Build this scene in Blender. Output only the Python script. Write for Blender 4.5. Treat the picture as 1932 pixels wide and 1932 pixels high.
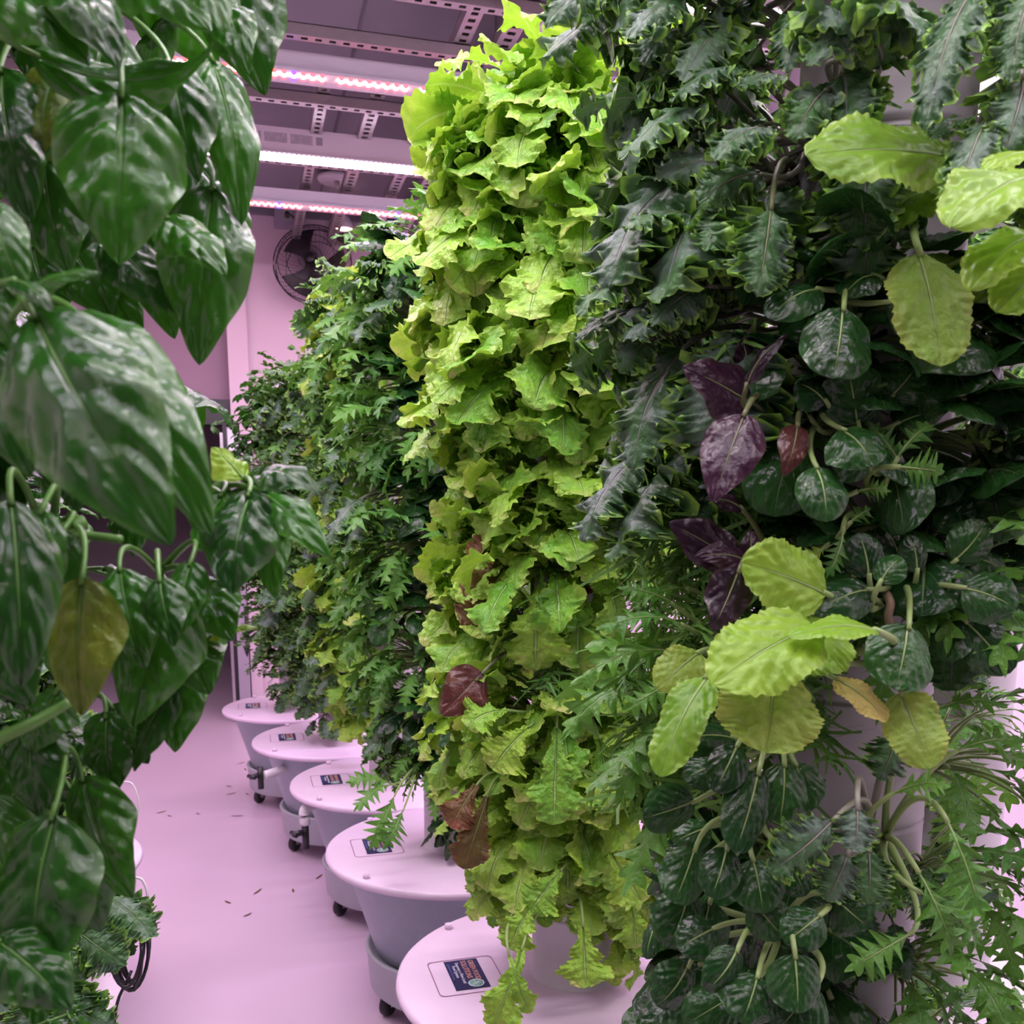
import bpy, math
import numpy as np
from mathutils import Vector, Matrix
for o in list(bpy.data.objects): bpy.data.objects.remove(o)
sc = bpy.context.scene
COL = sc.collection
R = math.radians

# ------------------------------------------------------------------ camera
F, CX, CY, PITCH, YAW, CAMZ = 1786.0, 966.0, 1288.0, R(9.8), R(15.6), 1.35
cam = bpy.data.cameras.new('camera'); camo = bpy.data.objects.new('camera', cam); COL.objects.link(camo)
cam.sensor_width = 36; cam.sensor_fit = 'HORIZONTAL'; cam.lens = 36*F/1932
cam.shift_y = (CY-966)/1932; cam.clip_start = .02; cam.clip_end = 60
camo.location = (0, 0, CAMZ); camo.rotation_euler = (R(90)-PITCH, 0, -YAW)
cam.dof.use_dof = True; cam.dof.focus_distance = 1.3; cam.dof.aperture_fstop = 13
sc.camera = camo
# ------------------------------------------------------------------ world, exposure
w = bpy.data.worlds.new('world'); sc.world = w; w.use_nodes = True
w.node_tree.nodes['Background'].inputs[0].default_value = (.93, .90, 1, 1)
w.node_tree.nodes['Background'].inputs[1].default_value = .05
cy_ = sc.cycles; cy_.adaptive_threshold = .04; cy_.max_bounces = 4; cy_.diffuse_bounces = 2; cy_.glossy_bounces = 2; cy_.transmission_bounces = 2; cy_.transparent_max_bounces = 4
sc.view_settings.view_transform = 'Standard'; sc.view_settings.look = 'None'
sc.view_settings.exposure = 0.45; sc.view_settings.gamma = 1; sc.view_settings.use_curve_mapping = False
# grow light fixtures: (y, strength in W, light colour, kind)
FIX = [(5.5, 7, (1, .76, .90), 'mixed'), (4.81, 14, (1, .78, .98), 'white'), (3.96, 18, (1, .72, .88), 'mixed'),
       (3.1, 34, (.86, .60, 1), 'white'), (2.3, 26, (1, .80, .94), 'mixed'), (1.5, 34, (1, .90, .98), 'white'),
       (.7, 38, (1, .94, .98), 'mixed'), (-.1, 16, (1, .93, 1), 'white'), (-.9, 10, (1, .92, 1), 'mixed')]

_cp, _sp, _cy, _sy = math.cos(PITCH), math.sin(PITCH), math.cos(YAW), math.sin(YAW)
def c2w(v):                       # camera directions (right, up, towards camera) to world
    x, y, z = v; fw = -z
    h = fw*_cp + y*_sp; up = -fw*_sp + y*_cp
    return np.array([h*_sy + x*_cy, h*_cy - x*_sy, up])
def P(px, py, d):                 # a point of the place seen at a photo pixel, d metres away
    return c2w(((px-CX)/F*d, -(py-CY)/F*d, -d)) + np.array([0, 0, CAMZ])

# ------------------------------------------------------------------ materials
class NT:
    def __init__(s, name):
        s.m = bpy.data.materials.new(name); s.m.use_nodes = True; s.t = s.m.node_tree
        s.t.nodes.clear(); s.out = s.n('ShaderNodeOutputMaterial')
    def n(s, typ, **kw):
        nd = s.t.nodes.new(typ)
        for k, v in kw.items(): setattr(nd, k, v)
        return nd
    def set(s, sock, v):
        if isinstance(v, bpy.types.NodeSocket): s.t.links.new(v, sock)
        elif v is not None:
            if hasattr(sock, 'default_value') and hasattr(sock.default_value, '__len__') and not hasattr(v, '__len__'): v = (v,)*len(sock.default_value)
            if hasattr(v, '__len__') and len(v) == 3 and len(sock.default_value) == 4: v = (*v, 1)
            sock.default_value = v
    def math(s, op, a, b=None, c=None, clamp=False):
        nd = s.n('ShaderNodeMath', operation=op); nd.use_clamp = clamp
        s.set(nd.inputs[0], a)
        if b is not None: s.set(nd.inputs[1], b)
        if c is not None: s.set(nd.inputs[2], c)
        return nd.outputs[0]
    def ramp(s, x, a, b, lo=0., hi=1.):
        nd = s.n('ShaderNodeMapRange', interpolation_type='SMOOTHSTEP')
        for i, v in enumerate((x, a, b, lo, hi)): s.set(nd.inputs[i], v)
        return nd.outputs[0]
    def mix(s, f, a, b):
        nd = s.n('ShaderNodeMix', data_type='RGBA')
        s.set(nd.inputs[0], f); s.set(nd.inputs[6], a); s.set(nd.inputs[7], b)
        return nd.outputs[2]
    def noise(s, vec, scale, detail=2, rough=.5):
        nd = s.n('ShaderNodeTexNoise'); s.set(nd.inputs['Vector'], vec)
        nd.inputs['Scale'].default_value = scale; nd.inputs['Detail'].default_value = detail; nd.inputs['Roughness'].default_value = rough
        return nd.outputs[0]
    def bump(s, h, strength, dist):
        nd = s.n('ShaderNodeBump'); nd.inputs['Strength'].default_value = strength; nd.inputs['Distance'].default_value = dist
        s.set(nd.inputs['Height'], h); return nd.outputs[0]
    def bsdf(s, col, rough=.5, metal=0., normal=None, spec=.5, coat=0., emit=None, es=0., coat_rough=.15, alpha=None, trans=0.):
        nd = s.n('ShaderNodeBsdfPrincipled'); I = nd.inputs
        s.set(I['Base Color'], col); s.set(I['Roughness'], rough); s.set(I['Metallic'], metal)
        s.set(I['Specular IOR Level'], spec); s.set(I['Coat Weight'], coat); s.set(I['Coat Roughness'], coat_rough)
        s.set(I['Transmission Weight'], trans)
        if emit is not None: s.set(I['Emission Color'], emit); s.set(I['Emission Strength'], es)
        if normal is not None: s.set(I['Normal'], normal)
        return nd.outputs[0]
    def done(s, sh): s.t.links.new(sh, s.out.inputs[0]); return s.m

def mat(name, col, rough=.5, metal=0., dirt=0., dscale=8., dcol=None, bump=0., bscale=200., **kw):
    t = NT(name); c = (*col, 1); tc = t.n('ShaderNodeTexCoord').outputs['Object']
    if dirt:
        f = t.math('MULTIPLY', t.ramp(t.noise(tc, dscale, 5, .6), .45, .75), dirt)
        c = t.mix(f, (*col, 1), (*(dcol or tuple(x*.6 for x in col)), 1))
    nrm = t.bump(t.noise(tc, bscale, 3), bump, .001) if bump else None
    return t.done(t.bsdf(c, rough, metal, nrm, **kw))

def leaf_mat(name, base, base2, vein, edge, rough=.4, transl=.3, nv=7, slant=.5, tip=None, tipf=0., spec=.38,
             veinw=.10, veinf=.6, edgef=.5, bumpf=.8, mott=.4, bloom=None, back=None, coat=0., wrinkle=150., e0=.7, bd=.0035):
    t = NT(name)
    uv = t.n('ShaderNodeSeparateXYZ'); t.set(uv.inputs[0], t.n('ShaderNodeUVMap').outputs[0])
    u, v = uv.outputs[0], uv.outputs[1]
    a = t.math('ABSOLUTE', t.math('MULTIPLY_ADD', v, 2., -1.))
    tint = t.n('ShaderNodeAttribute', attribute_name='tint').outputs['Fac']
    rnd = t.n('ShaderNodeObjectInfo').outputs['Random']
    tc = t.n('ShaderNodeTexCoord').outputs['Object']
    nz = t.noise(tc, 45., 2, .6)
    f = t.math('ADD', t.math('MULTIPLY', tint, .75), t.math('MULTIPLY', rnd, .25))
    f = t.math('ADD', f, t.math('MULTIPLY_ADD', nz, mott*2, -mott), clamp=True)
    c = t.mix(f, base, base2)
    # vein net
    wob = t.math('MULTIPLY_ADD', t.noise(tc, 40., 1), .22, -.11)
    q = t.math('MULTIPLY', t.math('ADD', t.math('SUBTRACT', u, t.math('MULTIPLY', a, slant)), wob), float(nv))
    d = t.math('ABSOLUTE', t.math('SUBTRACT', t.math('FRACT', t.math('ADD', q, 10.)), .5))
    side = t.ramp(d, .44, .50); side = t.math('MULTIPLY', side, t.ramp(a, .95, .2, 0, .8))
    mw = t.math('MULTIPLY_ADD', u, -veinw*.8, veinw)
    mid = t.ramp(a, mw, t.math('MULTIPLY', mw, .4), 0., 1.)
    vn = t.math('MAXIMUM', t.math('MULTIPLY', side, .65), mid)
    if bloom:
        bn = t.ramp(t.noise(tc, 25., 3), .45, .65, 0, .6); c = t.mix(bn, c, bloom)
    c = t.mix(t.math('MULTIPLY', t.ramp(t.math('ADD', a, t.math('MULTIPLY_ADD', nz, .3, -.15)), e0, 1.02, 0, 1.), edgef), c, edge)
    if tip: c = t.mix(t.math('MULTIPLY', t.ramp(t.math('MULTIPLY', u, t.math('ADD', nz, .5)), .8, 1.15), t.math('MULTIPLY', tint, tipf)), c, tip)
    c = t.mix(t.math('MULTIPLY', vn, veinf), c, vein)
    if back:
        g = t.n('ShaderNodeNewGeometry').outputs['Backfacing']; c = t.mix(g, c, back)
    hgt = t.math('MULTIPLY', t.noise(tc, wrinkle, 2, .55), .8)
    hgt = t.math('SUBTRACT', hgt, t.math('MULTIPLY', mid, .5))
    nrm = t.bump(hgt, bumpf, bd)
    p = t.bsdf(c, rough, 0., nrm, spec=spec, coat=coat)
    tr = t.n('ShaderNodeBsdfTranslucent')
    tcx = t.mix(.45, c, tuple(min(1., x*k) for x, k in zip(base2, (1.6, 1.45, .5))))
    t.set(tr.inputs[0], tcx)
    ms = t.n('ShaderNodeMixShader'); ms.inputs[0].default_value = transl
    t.t.links.new(p, ms.inputs[1]); t.t.links.new(tr.outputs[0], ms.inputs[2])
    return t.done(ms.outputs[0])

def stalk_mat(name, a, b, rough=.4):
    t = NT(name); tc = t.n('ShaderNodeTexCoord').outputs['Object']
    c = t.mix(t.noise(tc, 20., 3), a, b)
    return t.done(t.bsdf(c, rough, normal=t.bump(t.noise(tc, 160., 2), .3, .001)))

def emis(name, col, s):
    t = NT(name); e = t.n('ShaderNodeEmission'); e.inputs[0].default_value = (*col, 1); e.inputs[1].default_value = s
    return t.done(e.outputs[0])

M = {
 'white': mat('white_plastic', (.80, .76, .80), .32, dirt=.25, dscale=3., dcol=(.66, .60, .60)),
 'lid': mat('lid_plastic', (.76, .62, .76), .30, dirt=.4, dscale=5., dcol=(.64, .54, .62)),
 'tube': mat('column_plastic', (.62, .60, .63), .4, dirt=.4, dscale=9., dcol=(.46, .44, .44)),
 'bucket': mat('bucket_plastic', (.36, .42, .47), .42, dirt=.5, dscale=40., dcol=(.42, .48, .52), bump=.2),
 'dolly': mat('dolly_plastic', (.46, .50, .52), .45, dirt=.6, dscale=14., dcol=(.56, .58, .60)),
 'black': mat('black_plastic', (.015, .014, .017), .35),
 'rubber': mat('rubber', (.02, .02, .022), .55),
 'navy': mat('navy_print', (.012, .015, .075), .45),
 'print_orange': mat('orange_print', (.70, .36, .30), .5),
 'print_white': mat('white_print', (.72, .72, .80), .5),
 'print_blue': mat('blue_print', (.12, .16, .42), .5),
 'print_green': mat('green_print', (.16, .42, .30), .5),
 'groove': mat('groove', (.28, .12, .20), .7),
 'steel': mat('galvanised_steel', (.50, .46, .46), .42, .75, dirt=.4, dscale=20.),
 'strut': mat('strut_steel', (.40, .34, .34), .45, .5, dirt=.4, dscale=15.),
 'fixture': mat('fixture_paint', (.74, .68, .74), .4),
 'caution': mat('caution_sticker', (.42, .38, .44), .6, dirt=.8, dscale=60., dcol=(.60, .56, .62)),
 'ceil': mat('ceiling_panel', (.30, .28, .32), .6, dirt=.3, dscale=1.5),
 'seam': mat('panel_seam', (.18, .17, .20), .6),
 'wall': mat('wall_paint', (.66, .52, .60), .65, bump=.15, bscale=60.),
 'wall_dark': mat('doorway_wall_dark', (.30, .20, .26), .65, bump=.15, bscale=60.),  # darker mauve than the other walls, used above the doorway
 'wall_right': mat('right_wall_paint', (.84, .72, .84), .6),
 'glass': mat('fridge_glass', (.08, .07, .09), .08, spec=.7),
 'alu': mat('aluminium', (.66, .60, .66), .25, .9),
 'greypanel': mat('grey_panel', (.33, .29, .36), .45),
 'orange': mat('orange_plastic', (.60, .20, .03), .5),
 'root': mat('dry_root', (.30, .22, .14), .9, dirt=.5, dscale=60.),
}
def floor_mat():
    t = NT('floor_epoxy'); tc = t.n('ShaderNodeTexCoord').outputs['Object']
    c = t.mix(t.ramp(t.noise(tc, 1.3, 4), .35, .7), (.64, .50, .61), (.62, .48, .585))
    c = t.mix(t.math('MULTIPLY', t.ramp(t.noise(tc, 60., 2), .72, .80), .25), c, (.35, .25, .28))
    return t.done(t.bsdf(c, .30))
M['floor'] = floor_mat()

L = {
 'basil': leaf_mat('basil_leaf', (.009, .058, .008), (.038, .175, .012), (.07, .21, .03), (.10, .26, .04), rough=.25, transl=.20, nv=5, veinf=.25, edgef=.3, bumpf=.6, wrinkle=70., coat=0., spec=.5),
 'lettuce': leaf_mat('oak_lettuce_leaf', (.13, .40, .035), (.40, .66, .075), (.55, .76, .34), (.50, .70, .12), rough=.34, transl=.23, nv=7, veinf=.5, edgef=.45, tip=(.74, .56, .32), tipf=.55, veinw=.16, bumpf=1., wrinkle=110., bd=.007),
 'kale': leaf_mat('curly_kale_leaf', (.025, .088, .028), (.080, .21, .055), (.34, .30, .34), (.27, .54, .07), e0=.85, rough=.40, transl=.14, nv=6, veinf=.55, edgef=1., bloom=(.18, .25, .22), veinw=.10, bumpf=.9, wrinkle=120.),
 'mizuna': leaf_mat('mizuna_leaf', (.045, .17, .03), (.13, .34, .045), (.30, .46, .20), (.13, .36, .05), rough=.38, transl=.24, nv=9, veinf=.5, edgef=.3, veinw=.16),
 'frill': leaf_mat('frilly_mizuna_leaf', (.06, .20, .035), (.20, .42, .08), (.30, .46, .18), (.26, .50, .12), rough=.42, transl=.24, nv=9, veinf=.4, edgef=.4),
 'tatsoi': leaf_mat('tatsoi_leaf', (.007, .036, .010), (.024, .100, .018), (.26, .40, .16), (.05, .14, .035), rough=.27, transl=.10, nv=4, slant=.9, veinf=.46, edgef=.3, veinw=.07, bumpf=.9, wrinkle=80., coat=0., spec=.42),
 'purple': leaf_mat('purple_leaf', (.014, .006, .013), (.048, .014, .036), (.02, .008, .02), (.10, .06, .05), rough=.30, transl=.08, nv=6, slant=.8, veinf=.7, edgef=.25, veinw=.05, coat=0., wrinkle=90.),
 'chard': leaf_mat('mustard_leaf', (.14, .34, .03), (.34, .58, .06), (.45, .62, .18), (.42, .62, .12), rough=.32, transl=.34, nv=5, slant=.8, veinf=.5, edgef=.4, veinw=.06, bumpf=.8, wrinkle=70.),
 'olive': leaf_mat('yellowing_leaf', (.17, .36, .04), (.36, .52, .10), (.42, .50, .14), (.50, .54, .12), rough=.4, transl=.34, nv=5, slant=.8, veinf=.4, edgef=.4, veinw=.06),
 'mottled': leaf_mat('mottled_basil_leaf', (.03, .10, .01), (.20, .27, .03), (.20, .30, .05), (.14, .24, .03), rough=.32, transl=.25, nv=5, slant=.6, veinf=.3, mott=.9),
 'yellow': leaf_mat('yellow_leaf', (.55, .48, .12), (.70, .62, .22), (.60, .60, .25), (.70, .55, .2), rough=.5, transl=.3, nv=5, slant=.8, veinf=.4),
 'herb': leaf_mat('herb_leaf', (.035, .12, .025), (.10, .26, .04), (.2, .35, .1), (.12, .28, .05), rough=.42, transl=.22, nv=5, veinf=.3),
 'thyme': leaf_mat('thyme_leaf', (.05, .13, .03), (.16, .26, .06), (.2, .3, .1), (.16, .24, .06), rough=.5, transl=.2, nv=5, veinf=.2),
 'red': leaf_mat('red_lettuce_leaf', (.060, .018, .020), (.14, .045, .035), (.40, .22, .20), (.10, .05, .03), rough=.25, transl=.12, nv=6, veinf=.5, coat=.3),
 'brown': leaf_mat('browned_leaf', (.10, .09, .02), (.20, .08, .04), (.30, .28, .12), (.24, .10, .05), rough=.5, transl=.15, nv=6, veinf=.5, tip=(.30, .07, .06), tipf=1.),
}
S_ = {
 'pale': stalk_mat('pale_stalk', (.34, .46, .18, 1), (.22, .36, .09, 1)),
 'green': stalk_mat('green_stalk', (.07, .20, .03, 1), (.12, .28, .05, 1)),
 'mauve': stalk_mat('mauve_stalk', (.30, .24, .24, 1), (.20, .26, .14, 1)),
 'purple': stalk_mat('purple_stalk', (.10, .09, .05, 1), (.22, .28, .10, 1)),
}

# ------------------------------------------------------------------ mesh helpers
class Geo:
    def __init__(s): s.v = []; s.f = []; s.uv = []; s.t = []; s.n = 0
    def grid(s, Pn, U=None, V=None, tint=0., wrap=False):
        a, b = Pn.shape[:2]
        idx = np.arange(a*b).reshape(a, b) + s.n
        if wrap: nx = np.roll(idx, -1, 1)[:-1]; q = np.stack([idx[:-1], nx, np.roll(idx, -1, 1)[1:], idx[1:]], -1)
        else: q = np.stack([idx[:-1, :-1], idx[:-1, 1:], idx[1:, 1:], idx[1:, :-1]], -1)
        s.v.append(Pn.reshape(-1, 3)); s.f.append(q.reshape(-1, 4)); s.n += a*b
        if U is None: U = np.linspace(0, 1, a)[:, None]*np.ones((1, b))
        if V is None: V = np.linspace(0, 1, b)[None, :]*np.ones((a, 1))
        s.uv.append(np.stack([U, V], -1).reshape(-1, 2)); s.t.append(np.full(a*b, tint))
    def tube(s, C, r, k=7, tint=0.):
        C = np.asarray(C, float); n = len(C); r = np.broadcast_to(np.asarray(r, float), (n,))
        T = np.gradient(C, axis=0); T /= np.linalg.norm(T, axis=1)[:, None]+1e-12
        ref = np.array([0, 0, 1.]) if abs(T[:, 2]).mean() < .8 else np.array([1., 0, 0])
        A = np.cross(T, ref); A /= np.linalg.norm(A, axis=1)[:, None]+1e-12; B = np.cross(A, T)
        th = np.linspace(0, 2*np.pi, k, endpoint=False)
        Pn = C[:, None] + r[:, None, None]*(A[:, None]*np.cos(th)[None, :, None] + B[:, None]*np.sin(th)[None, :, None])
        Pn = np.concatenate([C[None, :1]*np.ones((1, k, 1)), Pn, C[None, -1:]*np.ones((1, k, 1))], 0) if k > 3 else Pn
        s.grid(Pn[:, ::-1], tint=tint, wrap=True)
    def lathe(s, prof, k=48, c=(0, 0, 0)):
        prof = np.asarray(prof, float); th = np.linspace(0, 2*np.pi, k, endpoint=False)
        Pn = np.stack([prof[:, 0, None]*np.cos(th)+c[0], prof[:, 0, None]*np.sin(th)+c[1], prof[:, 1, None]+0*th+c[2]], -1)
        s.grid(Pn, wrap=True)
    def box(s, lo, hi):
        lo = np.array(lo, float); hi = np.array(hi, float)
        c = np.array([[(lo, hi)[i][0], (lo, hi)[j][1], (lo, hi)[k][2]] for i in (0, 1) for j in (0, 1) for k in (0, 1)])
        q = np.array([[0, 1, 3, 2], [4, 6, 7, 5], [0, 4, 5, 1], [2, 3, 7, 6], [0, 2, 6, 4], [1, 5, 7, 3]])
        for f in q:
            s.v.append(c[f]); s.f.append(np.arange(4)[None]+s.n); s.n += 4
            s.uv.append(np.array([[0, 0], [1, 0], [1, 1], [0, 1]], float)); s.t.append(np.zeros(4))
    def mesh(s, name, m, smooth=True):
        v = np.concatenate(s.v).astype(np.float32); f = np.concatenate(s.f).astype(np.int32)
        uv = np.concatenate(s.uv).astype(np.float32); t = np.concatenate(s.t).astype(np.float32)
        me = bpy.data.meshes.new(name); me.vertices.add(len(v)); me.vertices.foreach_set('co', v.ravel())
        me.loops.add(f.size); me.loops.foreach_set('vertex_index', f.ravel())
        me.polygons.add(len(f)); me.polygons.foreach_set('loop_start', np.arange(0, f.size, 4, dtype=np.int32))
        me.polygons.foreach_set('loop_total', np.full(len(f), 4, np.int32))
        me.polygons.foreach_set('use_smooth', np.full(len(f), smooth))
        l = me.uv_layers.new(name='UVMap'); l.data.foreach_set('uv', uv[f.ravel()].ravel())
        at = me.attributes.new('tint', 'FLOAT', 'POINT'); at.data.foreach_set('value', t)
        me.update(); me.validate(); me.materials.append(m); return me

def link(name, me, parent=None, loc=None):
    o = bpy.data.objects.new(name, me); COL.objects.link(o)
    if parent is not None: o.parent = parent
    if loc is not None: o.location = loc
    return o
def tag(o, label=None, cat=None, group=None, kind=None):
    for k, v in (('label', label), ('category', cat), ('group', group), ('kind', kind)):
        if v: o[k] = v
    return o
def thing(name, loc, label, cat, group=None, rz=0.):
    o = link(name, None, None, loc); o.rotation_euler.z = rz; o.empty_display_size = .05
    return tag(o, label, cat, group)
def gobj(name, g, m, parent=None, loc=None, smooth=True): return link(name, g.mesh(name, m, smooth), parent, loc)
def boxo(name, lo, hi, m, parent=None):
    g = Geo(); g.box(lo, hi); return gobj(name, g, m, parent, smooth=False)
def struct(name, lo, hi, m): return tag(boxo(name, lo, hi, m), kind='structure')
def smoothpath(pts, n=40):
    pts = np.asarray(pts, float); k = len(pts); pp = np.concatenate([[2*pts[0]-pts[1]], pts, [2*pts[-1]-pts[-2]]])
    out = []
    for i in range(k-1):
        a, b, c, d = pp[i:i+4]
        for t in np.linspace(0, 1, max(3, n//(k-1)), endpoint=False):
            out.append(.5*((2*b)+(-a+c)*t+(2*a-5*b+4*c-d)*t*t+(-a+3*b-3*c+d)*t**3))
    out.append(pts[-1]); return np.array(out)

# ------------------------------------------------------------------ leaf shapes
K = {  # outline and relief of each kind of leaf blade
 'basil':  dict(nu=38, nv=17, out='ovate', lob=0, cup=.30, puck=.075, nvn=5, sl=.55, ruf=.07, rf=2.0, crease=.06),
 'lettuce': dict(nu=64, nv=17, out='obov', lob=.42, ln=3.0, lp=1.0, skew=.04, cup=.06, puck=.045, nvn=7, sl=.4, ruf=.12, rf=2.6, fr=.035, ff=12, crease=.04),
 'broad':  dict(nu=60, nv=17, out='obov', lob=.20, ln=3.6, lp=1.0, skew=.03, cup=.12, puck=.045, nvn=6, sl=.5, ruf=.11, rf=2.4, fr=.035, ff=13, crease=.04),
 'kale':   dict(nu=110, nv=21, out='ellip', lob=.40, ln=6.5, lp=.95, skew=.10, cup=.30, puck=.03, nvn=6, sl=.4, ruf=.09, rf=4.0, fr=.095, ff=19, crease=.03),
 'mizuna': dict(nu=70, nv=9, out='lance', lob=.84, ln=6.5, lp=1.3, skew=.16, saw=True, cup=.12, puck=.0, nvn=6, sl=.4, ruf=.14, rf=3., crease=.02),
 'tatsoi': dict(nu=30, nv=15, out='spoon', lob=0, cup=.26, puck=.055, nvn=5, sl=.9, ruf=.03, rf=2, crease=.05),
 'purple': dict(nu=30, nv=15, out='ovate', lob=0, cup=.16, puck=.035, nvn=6, sl=.7, ruf=.07, rf=2, crease=.05),
 'chard':  dict(nu=46, nv=21, out='round', lob=.05, ln=5, lp=1, skew=.02, cup=.10, puck=.04, nvn=5, sl=.7, ruf=.07, rf=1.7, fr=.016, ff=13, crease=.05),
 'herb':   dict(nu=7, nv=5, out='ovate', lob=0, cup=.2, puck=.0, nvn=4, sl=.4, ruf=.05, rf=1.5, crease=.05),
}
def outline(kind, u):
    if kind == 'ovate': return np.sin(np.pi*u**.72)**.72*(1-.15*u)
    if kind == 'spoon': return np.clip(1-np.abs(2*(u**.92)-1)**2.5, 0, 1)**.55
    if kind == 'round': return np.clip(1-np.abs(2*(u**.85)-1)**2.3, 0, 1)**.55
    if kind == 'ellip': return (.12+.88*np.clip(np.sin(np.pi*u**.95), 0, 1)**.6)*np.clip((1-u)*9, 0, 1)**.5
    if kind == 'lance': return (.10+.90*np.clip(np.sin(np.pi*u**1.25), 0, 1)**.8)*np.clip((1-u)*5, 0, 1)**.8
    if kind == 'obov': return (.16+.84*np.clip(u*1.35, 0, 1)**1.5)*np.clip((1-u)*4.0, 0, 1)**.5
def blade(kind, W, rng, over=None):
    k = dict(K[kind]); k.update(over or {})
    nu, nv = k['nu'], k['nv']
    u = np.linspace(0, 1, nu)[:, None]; v = np.linspace(-1, 1, nv)[None, :]*np.ones((nu, 1)); a = np.abs(v)**.72; v = a*np.sign(v); a = np.abs(v); sg = np.sign(v)
    o = outline(k['out'], u)*np.ones((1, nv)); uu = u*np.ones((1, nv))
    pL, pR = rng.random(2)*.5 + (0, .35)
    ph = np.where(v < 0, pL, pR)
    if k['lob']:
        x = k['ln']*u**k['lp'] + ph*(0 if k.get('sym') else .8)
        if k.get('saw'):
            fr = np.mod(x, 1.); lf = np.where(fr < .7, (fr/.7)**1.2, 1-(fr-.7)/.3)
        else: lf = (.5-.5*np.cos(2*np.pi*x))**.45
        fade = np.clip((1-u)*5, 0, 1) if not k.get('saw') else np.clip((1-u)*3.5+.25, 0, 1)
        o = o*(1-k['lob']*(1-lf)*fade)
        uu = uu + k['skew']*a*(.35+.65*lf)*(1-u*.6)
    S = v*o*W/2
    p1, p2, p3 = rng.random(3)*6.28
    am = k['ruf']*W*(.7+.6*rng.random())
    H = am*a**1.6*np.sin(2*np.pi*k['rf']*u + np.where(v < 0, p1, p2))*np.clip(o*1.3, .15, 1)
    H += .4*am*a*np.sin(2*np.pi*k['rf']*.47*u + p3)
    if k.get('fr'):
        A = k['fr']*W*a**(4. if kind == 'kale' else 3.)*(.7+.6*np.abs(np.sin(7*u+p1)))*np.clip(o*1.5, .2, 1)
        H += A*np.sin(2*np.pi*k['ff']*u + np.where(v < 0, p2, p3))
        S += sg*A*.75*np.cos(2*np.pi*k['ff']*1.31*u + np.where(v < 0, p3, p1))
        uu = uu + A/W*.35*np.sin(2*np.pi*k['ff']*.8*u + p1)
    if k.get('ser'): S += sg*k['ser']*W*a**6*np.sin(2*np.pi*k['serf']*u)
    H += .012*W*np.sin(23*u+p2*3+4*v)*np.sin(17*v*o+p1+5*u)*np.clip(a*3, 0, 1)*(0 if kind in ('herb', 'mizuna') else 1)
    cup = k['cup']
    H -= cup*W*(a*o)**2*.8
    if k['puck']:
        q = k['nvn']*(u - k['sl']*a*.6) + .5*ph
        H += k['puck']*W*(.55+.45*np.sin(9*u+7*a+p1)*np.sin(5*u-6*v+p2))*(np.abs(np.sin(np.pi*q))-.5)*np.clip(4.5*a*(1.05-a), 0, 1)*np.clip(o*1.5, 0, 1)
    H -= k['crease']*W*np.exp(-(a/.12)**2)*(1-.5*u)
    return np.clip(uu, -.02, 1.12), S, H, u*np.ones((1, nv)), v*.5+.5
def mapped(bl, C, T, N, twist=0.):
    uu, S, H, U, V = bl
    n = len(C); x = np.linspace(0, 1, n)
    ip = lambda A: np.stack([np.interp(uu, x, A[:, i]) for i in range(3)], -1)
    over = np.clip(uu-1, 0, None)[..., None]
    Ln = np.linalg.norm(np.diff(C, axis=0), axis=1).sum()
    c, t, nn = ip(C), ip(T), ip(N)
    s = np.cross(t, nn); s /= np.linalg.norm(s, axis=-1)[..., None]+1e-9
    if twist:
        ang = (twist*uu)[..., None]; s, nn = s*np.cos(ang)+nn*np.sin(ang), nn*np.cos(ang)-s*np.sin(ang)
    return c + t*over*Ln + s*S[..., None] + nn*H[..., None], U, V

def arc_leaf(kind, org, az, a0, bend, Lp, Lb, W, rng, fol, stk, r=.002, roll=0., tint=None, over=None, twist=0., bp=1.2):
    """a leaf that leaves org towards azimuth az at elevation a0 and droops by bend radians"""
    e = np.array([math.cos(az), math.sin(az), 0]); z = np.array([0, 0, 1.])
    Lt = Lp+Lb; s = np.linspace(0, 1, 40); th = a0 - bend*s**bp
    t = e[None]*np.cos(th)[:, None] + z[None]*np.sin(th)[:, None]
    C = np.concatenate([[np.zeros(3)], np.cumsum((t[1:]+t[:-1])/2*Lt/39, 0)]) + org
    n0 = -e[None]*np.sin(th)[:, None] + z[None]*np.cos(th)[:, None]
    side = np.cross(t, n0); N = n0*math.cos(roll) + side*math.sin(roll)
    k = int(round(39*Lp/Lt))
    tint = rng.random() if tint is None else tint
    if stk is not None and k > 1: stk.tube(C[:k+3:3 if k > 6 else 1], np.linspace(r*1.5, r, len(C[:k+3:3 if k > 6 else 1])), 5)
    Pn, U, V = mapped(blade(kind, W, rng, over), C[k:], t[k:], N[k:], twist)
    fol.grid(Pn, U, V, tint)
    return C

def bez(B, Mi, T_, n=30):
    t = np.linspace(0, 1, n)[:, None]
    return (1-t)**2*B + 2*t*(1-t)*Mi + t*t*T_

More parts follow.
